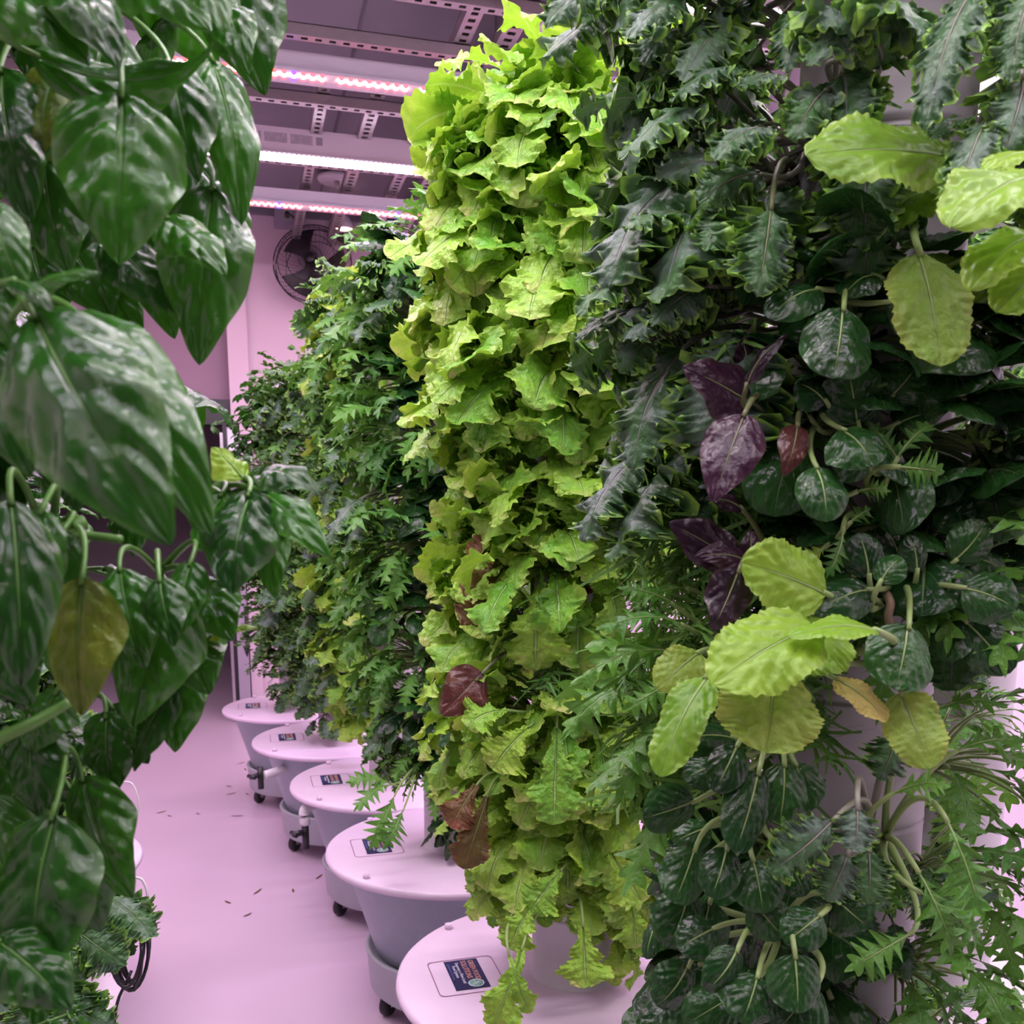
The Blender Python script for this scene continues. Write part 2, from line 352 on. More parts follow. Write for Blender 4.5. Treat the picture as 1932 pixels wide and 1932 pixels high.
# ------------------------------------------------------------------ plants
rs = lambda seed: np.random.default_rng(seed)
def finish(name, fol, stk, fm, sm):
    return [('foliage', fol.mesh(name+'_foliage', fm))] + ([('stalks', stk.mesh(name+'_stalks', sm))] if stk.n else [])
def mk_rosette(kind, shape, seed, n, Lp, Lb, W, a0=(.1, 1.1), bend=(1., 2.), spread=1.5, r=.002, mk=None, sk='pale', over=None, roll=.35, twist=.5, bp=1.2):
    rng = rs(seed); fol, stk = Geo(), Geo()
    for i in range(n):
        f = (i+.5)/n
        az = (rng.random()*2-1)*spread*(.5+.5*abs(math.sin(i*2.4)))
        sc_ = .55+.45*rng.random()**.6
        el = a0[0] + (a0[1]-a0[0])*rng.random()
        arc_leaf(shape, np.array([0, rng.normal()*.008, rng.normal()*.006]), az, el, bend[0]+(bend[1]-bend[0])*rng.random(), Lp*sc_*(.7+.5*rng.random()), Lb*sc_, W*sc_*(.8+.4*rng.random()),
                 rng, fol, stk, r, (rng.random()*2-1)*roll, over=over, twist=(rng.random()*2-1)*twist, bp=bp)
    return finish(kind, fol, stk, L[mk or kind], S_[sk])
def mk_frill(seed, n=9):           # threadlike branching leaves
    rng = rs(seed); fol, stk = Geo(), Geo()
    for i in range(n):
        az = (rng.random()*2-1)*1.5; a0 = .2+rng.random()*.9; Lt = .12+.10*rng.random(); bend = 1.+1.2*rng.random()
        e = np.array([math.cos(az), math.sin(az), 0]); s = np.linspace(0, 1, 26); th = a0-bend*s**1.2
        t = e*np.cos(th)[:, None]+np.array([0, 0, 1.])*np.sin(th)[:, None]
        C = np.concatenate([[np.zeros(3)], np.cumsum(t[1:]*Lt/25, 0)])
        stk.tube(C[::3], np.linspace(.0016, .0006, len(C[::3])), 4)
        side = np.cross(e, (0, 0, 1.)); tn = rng.random()
        for j in range(34):
            k = int(8+17*rng.random()); sd = 1 if j % 2 else -1; l = .012+.024*rng.random()*math.sin(math.pi*min(1, (k-5)/22)); q = np.linspace(0, 1, 8)[:, None]
            d = side*sd*(.7+.3*rng.random()) + t[k]*.5 + rng.normal(size=3)*.35; c2 = rng.normal(size=3)*.8
            C2 = C[k] + d*l*q + c2*l*q*q*.6 + np.array([0, 0, -.3*l])*q*q
            wdt = np.cross(C2[-1]-C2[0], rng.normal(size=3)); wdt /= np.linalg.norm(wdt)+1e-9
            w_ = (.0016*(1-q*.5)*(1+.8*np.abs(np.sin(q*14))))
            fol.grid(np.stack([C2-wdt*w_, C2, C2+wdt*w_], 1), tint=tn)
    return finish('frilly_mizuna', fol, stk, L['frill'], S_['green'])
def mk_bush(kind, seed, nst, leaf, dens, ls, size=.16, mk='herb', fall=1.0, sk='green'):
    rng = rs(seed); fol, stk = Geo(), Geo()
    for i in range(nst):
        az = (rng.random()*2-1)*1.6; a0 = -.2+rng.random()*1.5; Lt = size*(.6+.5*rng.random()); bend = fall*(.6+1.2*rng.random())
        e = np.array([math.cos(az), math.sin(az), 0]); s = np.linspace(0, 1, 20); th = a0-bend*s
        t = e*np.cos(th)[:, None]+np.array([0, 0, 1.])*np.sin(th)[:, None]
        C = np.concatenate([[np.zeros(3)], np.cumsum(t[1:]*Lt/19, 0)]); stk.tube(C[::3], np.linspace(.0015, .0007, len(C[::3])), 4)
        for j in range(dens):
            k = int(4+15*(j+rng.random())/dens); a = rng.random()*6.28; l = ls*(.6+.6*rng.random())
            d = np.array([math.cos(a), math.sin(a), .5*rng.random()]); nn = np.array([0, 0, 1.])+rng.normal(size=3)*.35
            B = C[min(k, 19)]; Cc = bez(B, B+d*l*.5+np.array([0, 0, l*.15]), B+d*l)
            T = np.gradient(Cc, axis=0); T /= np.linalg.norm(T, axis=1)[:, None]
            Pn, U, V = mapped(blade(leaf, l*.62, rng), Cc, T, np.tile(nn/np.linalg.norm(nn), (len(Cc), 1))); fol.grid(Pn, U, V, rng.random())
    return finish(kind, fol, stk, L[mk], S_[sk])
def mk_basil(seed, nst=4, ll=.085, size=.24):
    """upright then nodding shoots with opposite pairs of domed leaves"""
    rng = rs(seed); fol, stk = Geo(), Geo()
    for i in range(nst):
        az = (rng.random()*2-1)*1.4; a0 = .2+rng.random()*1.; Lt = size*(.6+.5*rng.random()); bend = .5+.9*rng.random()
        e = np.array([math.cos(az), math.sin(az), 0]); s = np.linspace(0, 1, 24); th = a0-bend*s
        t = e*np.cos(th)[:, None]+np.array([0, 0, 1.])*np.sin(th)[:, None]
        C = np.concatenate([[np.zeros(3)], np.cumsum(t[1:]*Lt/23, 0)]); stk.tube(C[::3], np.linspace(.0035, .0018, len(C[::3])), 6)
        for j in range(6):
            k = int(5+18*j/5.5); k = min(k, 23)
            for sd in range(2):
                a = j*1.57+sd*3.14+rng.normal()*.3; l = ll*(1.05-.45*j/6)*(.75+.4*rng.random())
                arc_leaf('basil', C[k], a, .7*rng.random()-.1, 1.2+.9*rng.random(), .012, l, l*.62, rng, fol, stk, .0013, rng.normal()*.25)
    return finish('basil', fol, stk, L['basil'], S_['green'])

PROTO = {}
def variants(key, fn, n):
    PROTO[key] = [fn(i) for i in range(n)]
variants('lettuce', lambda i: mk_rosette('lettuce', 'lettuce', 10+i, 26, .09, .15, .10, (-.1, 1.3), (.9, 2.3), 1.6, .003, twist=.9), 6)
variants('broadlettuce', lambda i: mk_rosette('lettuce', 'broad', 30+i, 20, .08, .15, .11, (-.1, 1.2), (1., 2.4), 1.6, .003, mk='lettuce', twist=.7), 4)
variants('kale', lambda i: mk_rosette('curly_kale', 'kale', 50+i, 14, .13, .15, .105, (-.1, 1.25), (1.0, 2.1), 1.5, .0025, mk='kale', sk='mauve', twist=.5), 6)
variants('mizuna', lambda i: mk_rosette('mizuna', 'mizuna', 70+i, 24, .12, .155, .07, (-.1, 1.2), (.9, 2.1), 1.6, .002, mk='mizuna', sk='pale', twist=1.), 5)
variants('tatsoi', lambda i: mk_rosette('tatsoi', 'tatsoi', 90+i, 20, .11, .085, .072, (-.1, 1.2), (.7, 2.), 1.6, .003, mk='tatsoi', sk='pale', twist=.4, roll=.6), 5)
variants('bokchoy', lambda i: mk_rosette('pak_choi', 'tatsoi', 110+i, 15, .09, .115, .08, (-.1, 1.1), (.8, 2.2), 1.5, .0035, mk='tatsoi', sk='pale', twist=.3, roll=.5), 3)
variants('chard', lambda i: mk_rosette('mustard_green', 'chard', 130+i, 8, .09, .14, .12, (.0, .9), (.8, 1.9), 1.3, .004, mk='chard', sk='pale', twist=.4), 3)
variants('frill', lambda i: mk_frill(150+i, 20), 4)
variants('mint', lambda i: mk_bush('mint', 170+i, 24, 'herb', 26, .030, .26), 3)
variants('thyme', lambda i: mk_bush('thyme', 180+i, 60, 'herb', 36, .010, .22, 'thyme', .5), 2)
variants('basil', lambda i: mk_basil(190+i, 6, .07, .24), 3)
variants('bigbasil', lambda i: mk_basil(200+i, 6, .11, .30), 4)
NAME = {'lettuce': ('lettuce_plant', 'lettuce'), 'broadlettuce': ('lettuce_plant', 'lettuce'), 'kale': ('kale_plant', 'kale'), 'mizuna': ('mizuna_plant', 'mizuna'),
        'tatsoi': ('tatsoi_plant', 'tatsoi'), 'bokchoy': ('pak_choi_plant', 'pak choi'), 'chard': ('mustard_plant', 'leafy green'), 'frill': ('frilly_mizuna_plant', 'mizuna'),
        'mint': ('mint_plant', 'herb'), 'thyme': ('thyme_plant', 'herb'), 'basil': ('basil_plant', 'basil'), 'bigbasil': ('basil_plant', 'basil')}
DESC = {'lettuce': 'ruffled lime green oak leaf lettuce', 'broadlettuce': 'broad leaved yellow green lettuce', 'kale': 'curly grey green kale', 'mizuna': 'jagged leaved green mizuna',
        'tatsoi': 'dark glossy spoon leaved tatsoi', 'bokchoy': 'dark broad leaved pak choi', 'chard': 'large smooth bright mustard green', 'frill': 'feathery thread leaved mizuna',
        'mint': 'small leaved bushy herb', 'thyme': 'fine twiggy olive green herb', 'basil': 'bushy basil', 'bigbasil': 'big leaved basil'}
ORD = ['lowest', 'second', 'third', 'fourth', 'fifth', 'sixth', 'seventh', 'eighth', 'ninth', 'tenth', 'eleventh', 'twelfth', 'thirteenth']
SIDE = {-4: 'left back', -3: 'far left', -2: 'left', -1: 'left front', 0: 'front', 1: 'right front', 2: 'right', 3: 'far right', 4: 'right back'}
TR = .088       # column radius
cnt = {}; TWIN = {}
def grow(tower, kind, tier, phi, s=1., dz=0., z=None):
    """one plant in a port of a tower; phi in degrees from the direction that faces the viewer, + = right"""
    tx, ty, key, tname = tower['x'], tower['y'], tower['key'], tower['name']
    base = math.atan2(-ty, -tx); az = base + R(phi)
    zz = .463 + .10 + .14*tier + dz if z is None else z
    i = cnt.get(kind, 0); cnt[kind] = i+1
    pr = PROTO[kind][(i*7+tier*3) % len(PROTO[kind])]
    side = SIDE[max(-4, min(4, int(round(phi/30.))))]
    nm, cat = NAME[kind]
    o = thing(nm, (tx+TR*math.cos(az), ty+TR*math.sin(az), zz), f"{DESC[kind]} on {tname}, {ORD[min(12, tier)]} tier, {side}", cat, f"plants of the {tname}", az + ((i*37) % 11-5)*.05)
    tw = TWIN.get(o['label'])
    if tw is None: TWIN[o['label']] = o
    else:
        hi, lo_ = (o, tw) if zz > tw.location.z else (tw, o); bl = o['label']; hi['label'] = bl+', upper one'; lo_['label'] = bl+', lower one'
        TWIN[hi['label']] = hi; TWIN[lo_['label']] = lo_
    o.scale = (s, s*(-1 if i % 2 else 1), s)
    for n, me in pr: link(n, me, o)
    return o

# ------------------------------------------------------------------ room
XL, XR, YB, YF, ZC = -1.9, 2.3, 6.65, -2.2, 3.36
struct('floor', (XL, YF, -.1), (XR, 12, 0), M['floor'])
struct('ceiling', (XL, YF, ZC), (XR, 12, ZC+.1), M['ceil'])
struct('wall_left', (XL-.1, YF, 0), (XL, 12, ZC), M['wall'])
struct('wall_right', (XR, YF, 0), (XR+.1, 12, ZC), M['wall_right'])
struct('wall_back', (.01, YB, 0), (XR, YB+.15, ZC), M['wall'])
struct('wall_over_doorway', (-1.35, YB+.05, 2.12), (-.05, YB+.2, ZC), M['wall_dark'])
struct('wall_back_left', (XL, YB, 0), (-1.35, YB+.15, ZC), M['wall'])
struct('wall_corridor_end', (XL, 11, 0), (XR, 11.1, ZC), M['wall'])
struct('trim_column', (-.05, YB-.06, 1.97), (.075, YB+.2, ZC), M['wall'])
struct('trim_column_foot', (.0, YB-.06, 0), (.075, YB+.2, 1.97), M['wall'])
struct('trim_lintel', (-1.35, YB+.02, 1.96), (-.05, YB+.14, 2.12), M['black'])
struct('trim_ceiling_back', (.075, YB-.05, ZC-.10), (XR, YB, ZC), M['seam'])
for i, x in enumerate((-.9, .55, 1.75)): struct('trim_panel_seam', (x, YF, ZC-.006), (x+.012, YB, ZC), M['seam'])
for y in (2.2, 3.35, 4.5, 5.65): struct('trim_panel_seam', (XL, y, ZC-.006), (XR, y+.012, ZC), M['seam'])

# perforated struts under the ceiling: two side rails, a top, and a bottom face with real slots
def strut(p0, p1, label, w=.042, h=.04, hole=True):
    p0 = np.array(p0, float); p1 = np.array(p1, float); Lx = np.linalg.norm(p1-p0); rz = math.atan2(p1[1]-p0[1], p1[0]-p0[0])
    o = thing('perforated_strut', p0, label, 'metal strut', 'metal struts below the ceiling', rz)
    g = Geo(); g.box((0, -w/2, 0), (Lx, -w/2+.003, h)); g.box((0, w/2-.003, 0), (Lx, w/2, h)); g.box((0, -w/2, h-.003), (Lx, w/2, h))
    gobj('channel', g, M['strut'], o, smooth=False)
    g = Geo(); b = w*.28
    g.box((0, -w/2, -.002), (Lx, -w/2+b, 0)); g.box((0, w/2-b, -.002), (Lx, w/2, 0))
    x = 0
    while x < Lx: g.box((x, -w/2+b, -.002), (min(Lx, x+.026), w/2-b, 0)); x += .05
    gobj('slotted_face', g, M['steel'], o, smooth=False)
    return o
ZS = 3.05
for y, l in ((3.44, 'slotted cross strut topmost in the picture'), (3.80, 'slotted cross strut between top edge and first light bar'), (4.36, 'slotted cross strut behind the first light bar'), (5.06, 'slotted cross strut behind the bright white light bar'),
             (2.7, 'slotted cross strut above the lettuce tower'), (1.9, 'slotted cross strut over the near aisle')):
    strut((-1.6, y, ZS), (2.1, y, ZS), l)
strut((.62, 6.5, ZS+.045), (.62, 4.3, ZS+.045), 'lengthwise strut running above the far light bars', w=.06)
strut((.40, 6.5, ZS+.045), (.40, 4.2, ZS+.045), 'short lengthwise strut left of the smoke detector', w=.05)
strut((.86, 6.5, ZS+.045), (.86, 1.0, ZS+.045), 'lengthwise strut above the lettuce tower top', w=.06)
strut((1.02, 6.5, ZS+.045), (1.02, .6, ZS+.045), 'lengthwise strut right of the lettuce tower top', w=.07)
struct('trim_duct', (1.12, .6, 3.12), (1.32, 6.6, 3.30), M['fixture'])

# grow light bars
def diode_mesh(name, pts, m, r=.006):
    g = Geo()
    for x, y, z in pts: g.lathe([(0, -r*.9), (r*.7, -r*.7), (r, 0), (r, .003)], 8, (x, y, z))
    return g.mesh(name, m)
E_R, E_W, E_B, E_P = emis('red_diode', (1, .03, .04), 9), emis('warm_white_diode', (1, .75, .66), 22), emis('blue_diode', (.06, .02, 1), 9), emis('violet_white_diode', (.93, .75, 1), 14)
FL = 3.5  # bar length, extra stretch towards the right wall added to brighten it
for fi, (y, W_, c, kind) in enumerate(FIX):
    z0 = 2.99; x0 = -1.35
    HL = {3: 'over the planter behind the lettuce', 4: 'over the gap behind the lettuce tower', 5: 'above the lettuce tower top', 6: 'above the nearest right tower', 7: 'directly overhead of the viewer', 8: 'behind the viewer'}
    lab = {0: 'farthest grow light bar with red and blue diodes near the fan', 1: 'bright white grow light bar with labels on its housing', 2: 'nearest visible grow light bar with red and blue diodes'}.get(fi, 'grow light bar hung '+HL.get(fi, ''))
    o = thing('grow_light', (x0, y, z0), lab, 'light', 'grow light bars across the aisle')
    g = Geo(); g.box((0, -.02, .01), (FL, .10, .12 if kind == 'white' else .075)); gobj('housing', g, M['fixture'], o, smooth=False)
    g = Geo(); g.box((0, -.035, 0), (FL, .035, .012)); gobj('led_board', g, M['fixture'], o, smooth=False)
    xs = np.arange(.03, FL, .035)
    if kind == 'mixed':
        blue = set(range(9, len(xs), 18)); red = [i for i in range(len(xs)) if i not in blue and i % 9 != 4]
        for yy in (-.024, .024):
            link('red_diodes', diode_mesh('red_diodes', [(xs[i], yy, 0) for i in red], E_R, .0105), o)['kind'] = 'stuff'
        link('white_diodes', diode_mesh('white_diodes', [(x, 0, 0) for i, x in enumerate(xs) if i % 9 != 4], E_W, .0115), o)['kind'] = 'stuff'
        link('blue_diodes', diode_mesh('blue_diodes', [(xs[i], q, -.002) for i in blue for q in (-.026, .026)], E_B, .010), o)['kind'] = 'stuff'
    else:
        link('white_diodes', diode_mesh('white_diodes', [(x, q, 0) for x in np.arange(.02, FL, .022) for q in (-.024, 0, .024)], E_P, .014), o)['kind'] = 'stuff'
    if fi == 1:
        for j in range(6):
            g = Geo(); g.box((1.06+j*.115, -.0215, .055), (1.06+j*.115+.10, -.02, .095)); gobj('printed_label', g, M['caution'], o, smooth=False)
        g = Geo(); g.box((1.06+6*.115, -.0215, .058), (1.06+6*.115+.03, -.02, .092)); gobj('printed_label', g, M['greypanel'], o, smooth=False)
    for hx in (.5, 2.4):
        g = Geo(); g.tube([(hx, .04, .07), (hx, .04, ZC-z0)], .004, 6); gobj('hanger_wire', g, M['steel'], o)
    la = bpy.data.lights.new('grow_light_lamp', 'AREA'); la.shape = 'RECTANGLE'; la.size = FL; la.size_y = .014; la.energy = W_; la.color = c
    lo = bpy.data.objects.new('lamp', la); COL.objects.link(lo); lo.parent = o; lo.location = (FL/2, 0, -.012)

# fan on the far wall
def fan():
    c = np.array([.49, YB-.22, 2.94]); r = .245
    o = thing('wall_fan', c, 'black wire guarded fan mounted high on the far wall', 'fan'); o.rotation_euler = (R(-12), 0, R(-14))
    g = Geo(); th = np.linspace(0, 2*np.pi, 61)
    for rr, yy in ((r, 0), (r*.98, .05), (r*.62, -.065), (r*.86, -.04), (r*.30, -.075), (r*.75, .09)):
        g.tube(np.stack([rr*np.cos(th), yy+0*th, rr*np.sin(th)], -1), .004 if rr > .23 else .0025, 5)
    for i in range(90):
        a = 2*np.pi*i/90; q = np.linspace(.13, 1, 9)
        g.tube(np.stack([r*q*math.cos(a), -.08*np.sqrt(np.clip(1-q**2.6, 0, 1)), r*q*math.sin(a)], -1), .0012, 4)
        if i % 2 == 0: g.tube(np.stack([r*q*math.cos(a), .10*np.sqrt(np.clip(1-q**2.6, 0, 1)), r*q*math.sin(a)], -1), .0012, 4)
    gobj('guard', g, M['black'], o)
    g = Geo(); g.lathe([(0, -.085), (.03, -.083), (.033, -.075), (0, -.07)], 20); ob = gobj('hub_cap', g, M['black'], o); ob.rotation_euler.x = R(0)
    ob.data.transform(Matrix.Rotation(R(-90), 4, 'X'))
    for i in range(3):
        g = Geo(); a0 = i*2.094; rr = np.linspace(.03, .21, 12)[:, None]; ww = np.linspace(-.5, .5, 8)[None, :]
        an = a0 + ww*(.6+3.5*rr)*.9; Pn = np.stack([rr*np.cos(an), .012*np.ones_like(an)+ww*.05, rr*np.sin(an)], -1); g.grid(Pn)
        gobj('blade', g, M['black'], o)
    g = Geo(); g.lathe([(0, .02), (.05, .02), (.055, .04), (.055, .11), (.04, .13), (0, .13)], 24); ob = gobj('motor', g, M['black'], o); ob.data.transform(Matrix.Rotation(R(-90), 4, 'X'))
    g = Geo(); g.tube([(0, .10, 0), (0, .16, -.04), (0, .21, -.10)], .014, 10); g.box((-.05, .20, -.19), (.05, .23, -.03)); gobj('wall_bracket', g, M['black'], o)
fan()
o = thing('junction_box', (.35, YB-.12, 3.24), 'grey outlet box above the fan on the far wall', 'outlet box')
boxo('box_body', (-.075, 0, -.055), (.075, .12, .05), M['greypanel'], o); boxo('outlet_plate', (-.03, -.004, -.03), (.03, 0, .045), M['steel'], o)
g = Geo(); g.tube(smoothpath([(.35, YB-.13, 3.235), (.35, YB-.17, 3.235), (.40, YB-.17, 3.20), (.45, YB-.16, 3.08), (.46, YB-.12, 3.02), (.48, YB-.08, 2.97)], 40), .006, 7)
g.tube([(.35, YB-.128, 3.235), (.35, YB-.165, 3.235)], .016, 10); tag(gobj('power_cord', g, M['black']), 'black power cord running from outlet box down to fan', 'cord')
# smoke detector plate, spotlight, vent
o = thing('smoke_detector', (.62, 6.05, ZC-.02), 'round white ceiling disc beyond the last light bars', 'detector')
g = Geo(); g.lathe([(0, -.03), (.11, -.03), (.115, -.02), (.115, -.01), (0, -.01)], 40); gobj('disc', g, M['white'], o)
g = Geo(); g.lathe([(0, -.07), (.012, -.07), (.014, -.03), (0, -.03)], 12); gobj('sensor', g, M['steel'], o)
g = Geo(); g.lathe([(.06, -.01), (.06, .02), (0, .02)], 20); gobj('mount', g, M['greypanel'], o)
o = thing('spotlight', (.68, 6.3, 3.12), 'small glowing round spotlight right of the fan', 'spotlight')
g = Geo(); g.lathe([(.03, .07), (.045, .05), (.06, 0), (.055, -.005), (.05, .01)], 28); gobj('lamp_shade', g, M['fixture'], o)
g = Geo(); g.lathe([(0, -.002), (.048, .002)], 24); gobj('bulb', g, emis('warm_bulb', (1, .55, .38), 9), o)
g = Geo(); g.tube([(0, 0, .06), (0, 0, .24)], .008, 8); gobj('stem', g, M['fixture'], o)
o = thing('wall_vent', (.69, YB-.02, 3.20), 'small slotted vent high on the far wall', 'vent')
boxo('frame', (-.07, 0, -.09), (.09, .02, .09), M['steel'], o)
for i in range(6): boxo('slat', (-.055+i*.022, -.008, -.075), (-.047+i*.022, 0, .075), M['black'], o)

# glass fridge beside the doorway
o = thing('display_cabinet', (-.02, 6.50, 0), 'tall slim glass door cabinet with steel frame in the doorway', 'fridge')
boxo('side_panel', (-.06, 0, .04), (.012, .05, 1.93), M['greypanel'], o)
boxo('body', (-.06, .05, .05), (.012, 1.17, 1.93), M['alu'], o)
boxo('corner_post', (-.085, .0, .03), (-.06, .05, 1.95), M['black'], o)
for k in range(2):
    y0 = .06+k*.56
    d = boxo('door', (-.105, y0, .08), (-.085, y0+.53, 1.90), M['alu'], o)
    boxo('glass_pane', (-.109, y0+.05, .14), (-.1055, y0+.48, 1.84), M['glass'], d)
    g = Geo(); g.tube([(-.14, y0+.06, .55), (-.14, y0+.06, 1.35)], .012, 8); gobj('handle', g, M['steel'], d)
    boxo('gasket', (-.0845, y0-.012, .08), (-.083, y0, 1.9), M['black'], d)
for fy in (.02, 1.05):
    for fx in (-.08, -.04): boxo('foot', (fx, fy, 0), (fx+.03, fy+.05, .05), M['black'], o)
g = Geo(); g.box((-.005, -.003, .50), (.005, -.001, .78)); g.v.append(np.array([[-.025, -.002, .52], [.025, -.002, .52], [.0005, -.002, .44], [-.0005, -.002, .44]])); g.f.append(np.arange(4)[None]+g.n); g.n += 4; g.uv.append(np.zeros((4, 2))); g.t.append(np.zeros(4))
gobj('arrow_mark', g, M['black'], o, smooth=False)
boxo('notice', (-.055, -.002, 1.78), (.005, -.0005, 1.92), M['print_white'], o)

# ------------------------------------------------------------------ planters
def text_mesh(body, size, ext=.0003):
    c = bpy.data.curves.new('lettering', 'FONT'); c.body = body; c.size = size; c.extrude = ext; c.align_x = 'LEFT'; c.resolution_u = 2
    o = bpy.data.objects.new('tmp', c); COL.objects.link(o); bpy.context.view_layer.update()
    me = bpy.data.meshes.new_from_object(o.evaluated_get(bpy.context.evaluated_depsgraph_get())); bpy.data.objects.remove(o)
    return me
def txt(body, size, m, bold=0.):
    me = text_mesh(body, size); me.materials.clear(); me.materials.append(m); return me
LH = .463
PM = {}
def planter_meshes():
    g = Geo(); g.lathe([(.088, .441), (.33, .441), (.352, .443), (.356, .450), (.354, .459), (.348, .4625), (.088, .463)], 96); PM['lid'] = g.mesh('lid', M['lid'])
    g = Geo(); g.lathe([(0, .175), (.222, .175), (.228, .18), (.300, .425), (.308, .427), (.308, .4405), (0, .4405)], 80); PM['bucket'] = g.mesh('bucket', M['bucket'])
    g = Geo(); g.lathe([(0, .068), (.235, .068), (.245, .078), (.252, .18), (.256, .184), (.252, .188), (.243, .187), (.238, .175), (0, .172)], 80); PM['dolly'] = g.mesh('dolly', M['dolly'])
    g = Geo(); prof = []
    z = .463
    prof += [(.092, z), (.092, z+.004)]
    while z < 1.90:
        prof += [(.086, z+.006), (.086, z+.132), (.0865, z+.134), (.0835, z+.136), (.0835, z+.139), (.0865, z+.141)]; z += .14
    prof += [(.086, z), (.05, z+.02), (0, z+.025)]
    g.lathe(prof, 48); PM['column'] = g.mesh('column', M['tube'])
    g = Geo(); g.lathe([(0, 0), (.0085, 0), (.0085, .010), (.006, .011), (.006, .008), (0, .008)], 16); PM['peg'] = g.mesh('peg', M['lid'])
    th = np.linspace(0, 2*np.pi, 49)
    g = Geo(); w_, h_, r_ = .066, .072, .012
    q = [(w_-r_, h_-r_, 0), (-w_+r_, h_-r_, 90), (-w_+r_, -h_+r_, 180), (w_-r_, -h_+r_, 270)]
    pts = [(cx_+r_*math.cos(R(a0+a)), cy_+r_*math.sin(R(a0+a))) for cx_, cy_, a0 in q for a in range(0, 91, 15)]
    pts.append(pts[0]); pts = np.array(pts)
    Pn = np.stack([np.c_[pts*.985, np.full(len(pts), .0006)], np.c_[pts*1.015, np.full(len(pts), .0006)]], 1); g.grid(Pn); PM['seam'] = g.mesh('hatch_seam', M['groove'])
    g = Geo(); g.box((-.034, -.061, 0), (.034, .061, .0008)); PM['sticker'] = g.mesh('label_sticker', M['navy'], False)
    g = Geo(); g.lathe([(.0, .0), (.0155, 0), (.0155, .0006), (0, .0006)], 28); PM['logo'] = g.mesh('logo', M['print_green'])
    g = Geo(); a = np.linspace(0, 2*np.pi, 33); g.grid(np.stack([np.c_[.0135*np.cos(a), .0135*np.sin(a), a*0+.0009], np.c_[.0155*np.cos(a), .0155*np.sin(a), a*0+.0009]], 1))
    for x0, y0, x1, y1 in ((-.009, -.009, .010, .009), (-.004, -.004, .004, -.010), (.002, .002, .010, -.003), (-.001, 0, -.003, .011)): g.tube([(x0, y0, .0009), (x1, y1, .0009)], .0009, 5)
    PM['logo_lines'] = g.mesh('logo_lines', M['print_white'])
    PM['t1'] = txt('GREEN FOOD', .0155, M['print_orange']); PM['t2'] = txt('SOLUTIONS', .0165, M['print_orange'])
    PM['t3'] = txt('Empower a New Local', .0098, M['print_white']); PM['t4'] = txt('Food System', .0098, M['print_white']); PM['t5'] = txt('greenfoodsolutions.com', .0068, M['print_blue'])
    g = Geo(); g.lathe([(0, -.014), (.024, -.014), (.030, -.011), (.032, -.004), (.032, .004), (.030, .011), (.024, .014), (0, .014)], 28); PM['wheel'] = g.mesh('wheel', M['rubber'])
    PM['wheel'].transform(Matrix.Rotation(R(90), 4, 'X'))
    g = Geo(); g.box((-.012, -.019, -.002), (.012, -.016, .035)); g.box((-.012, .016, -.002), (.012, .019, .035)); g.box((-.02, -.019, .033), (.02, .019, .037)); g.tube([(0, -.022, 0), (0, .022, 0)], .005, 8)
    PM['fork'] = g.mesh('caster', M['steel'], False)
planter_meshes()
def planter(x, y, label, group='tower planters on dollies', rz=0., cast=(190, 262, 330, 45, 120), valve=None, sticker=True):
    o = thing('tower_planter', (x, y, 0), label, 'planter', group, rz)
    link('bucket', PM['bucket'], o); ld = link('lid', PM['lid'], o); link('column', PM['column'], o); link('dolly', PM['dolly'], o)
    for a in (128, 215, 300, 20): link('peg', PM['peg'], ld, (.33*math.cos(R(a)), .33*math.sin(R(a)), LH))
    if sticker:
        link('hatch_seam', PM['seam'], ld, (-.214, .036, LH))
        s = link('label_sticker', PM['sticker'], o, (-.213, .040, LH+.0007))
        for k, (px, py) in (('t1', (.0135, .056)), ('t2', (-.002, .056)), ('t3', (-.0135, .050)), ('t4', (-.022, .038)), ('t5', (-.030, .048))):
            t = link('lettering', PM[k], s, (px, py, .0011)); t.rotation_euler.z = R(-90)
            wd = max(1e-6, max(v.co.x for v in PM[k].vertices)); t.scale = (min(1, {'t1': .084, 't2': .076, 't3': .088, 't4': .052, 't5': .075}[k]/wd),)*1 + (1, 1)
        link('logo', PM['logo'], s, (.010, -.042, .0008)); link('logo_lines', PM['logo_lines'], s, (.010, -.042, .0009))
    for a in cast:
        c = link('caster', PM['fork'], o, (.205*math.cos(R(a)), .205*math.sin(R(a)), .032)); c.rotation_euler.z = R(a*2+30)
        link('wheel', PM['wheel'], c)
    if valve:
        a = R(valve[0]); dx, dy = math.cos(a), math.sin(a)
        g = Geo(); zz = valve[1]; r0 = .285
        if valve[2] == 'out': g.tube(smoothpath([(dx*.26, dy*.26, zz), (dx*.33, dy*.33, zz-.005), (dx*.385, dy*.385, zz-.008)], 12), .017, 14); vx, vz = .40, zz-.002
        else: g.tube(smoothpath([(dx*.30, dy*.30, .425), (dx*.335, dy*.335, .41), (dx*.335, dy*.335, .36)], 12), .017, 14); vx, vz = .335, .335
        v = gobj('drain_pipe', g, M['white'], o)
        g = Geo(); g.tube([(dx*vx, dy*vx, vz+.03), (dx*vx, dy*vx, vz-.055)], .012, 10); g.tube([(dx*vx, dy*vx, vz), (dx*(vx+.045), dy*(vx+.045), vz)], .010, 10); g.tube([(dx*(vx+.04)-dy*.02, dy*(vx+.04)+dx*.02, vz), (dx*(vx+.04)+dy*.02, dy*(vx+.04)-dx*.02, vz)], .008, 8)
        gobj('valve', g, M['black'], o)
    return o
T5 = dict(x=.596, y=1.666, key='T5', name='lettuce tower')
T4 = dict(x=.525, y=2.462, key='T4', name='tower behind lettuce')
T3 = dict(x=.463, y=3.175, key='T3', name='middle tower of the row')
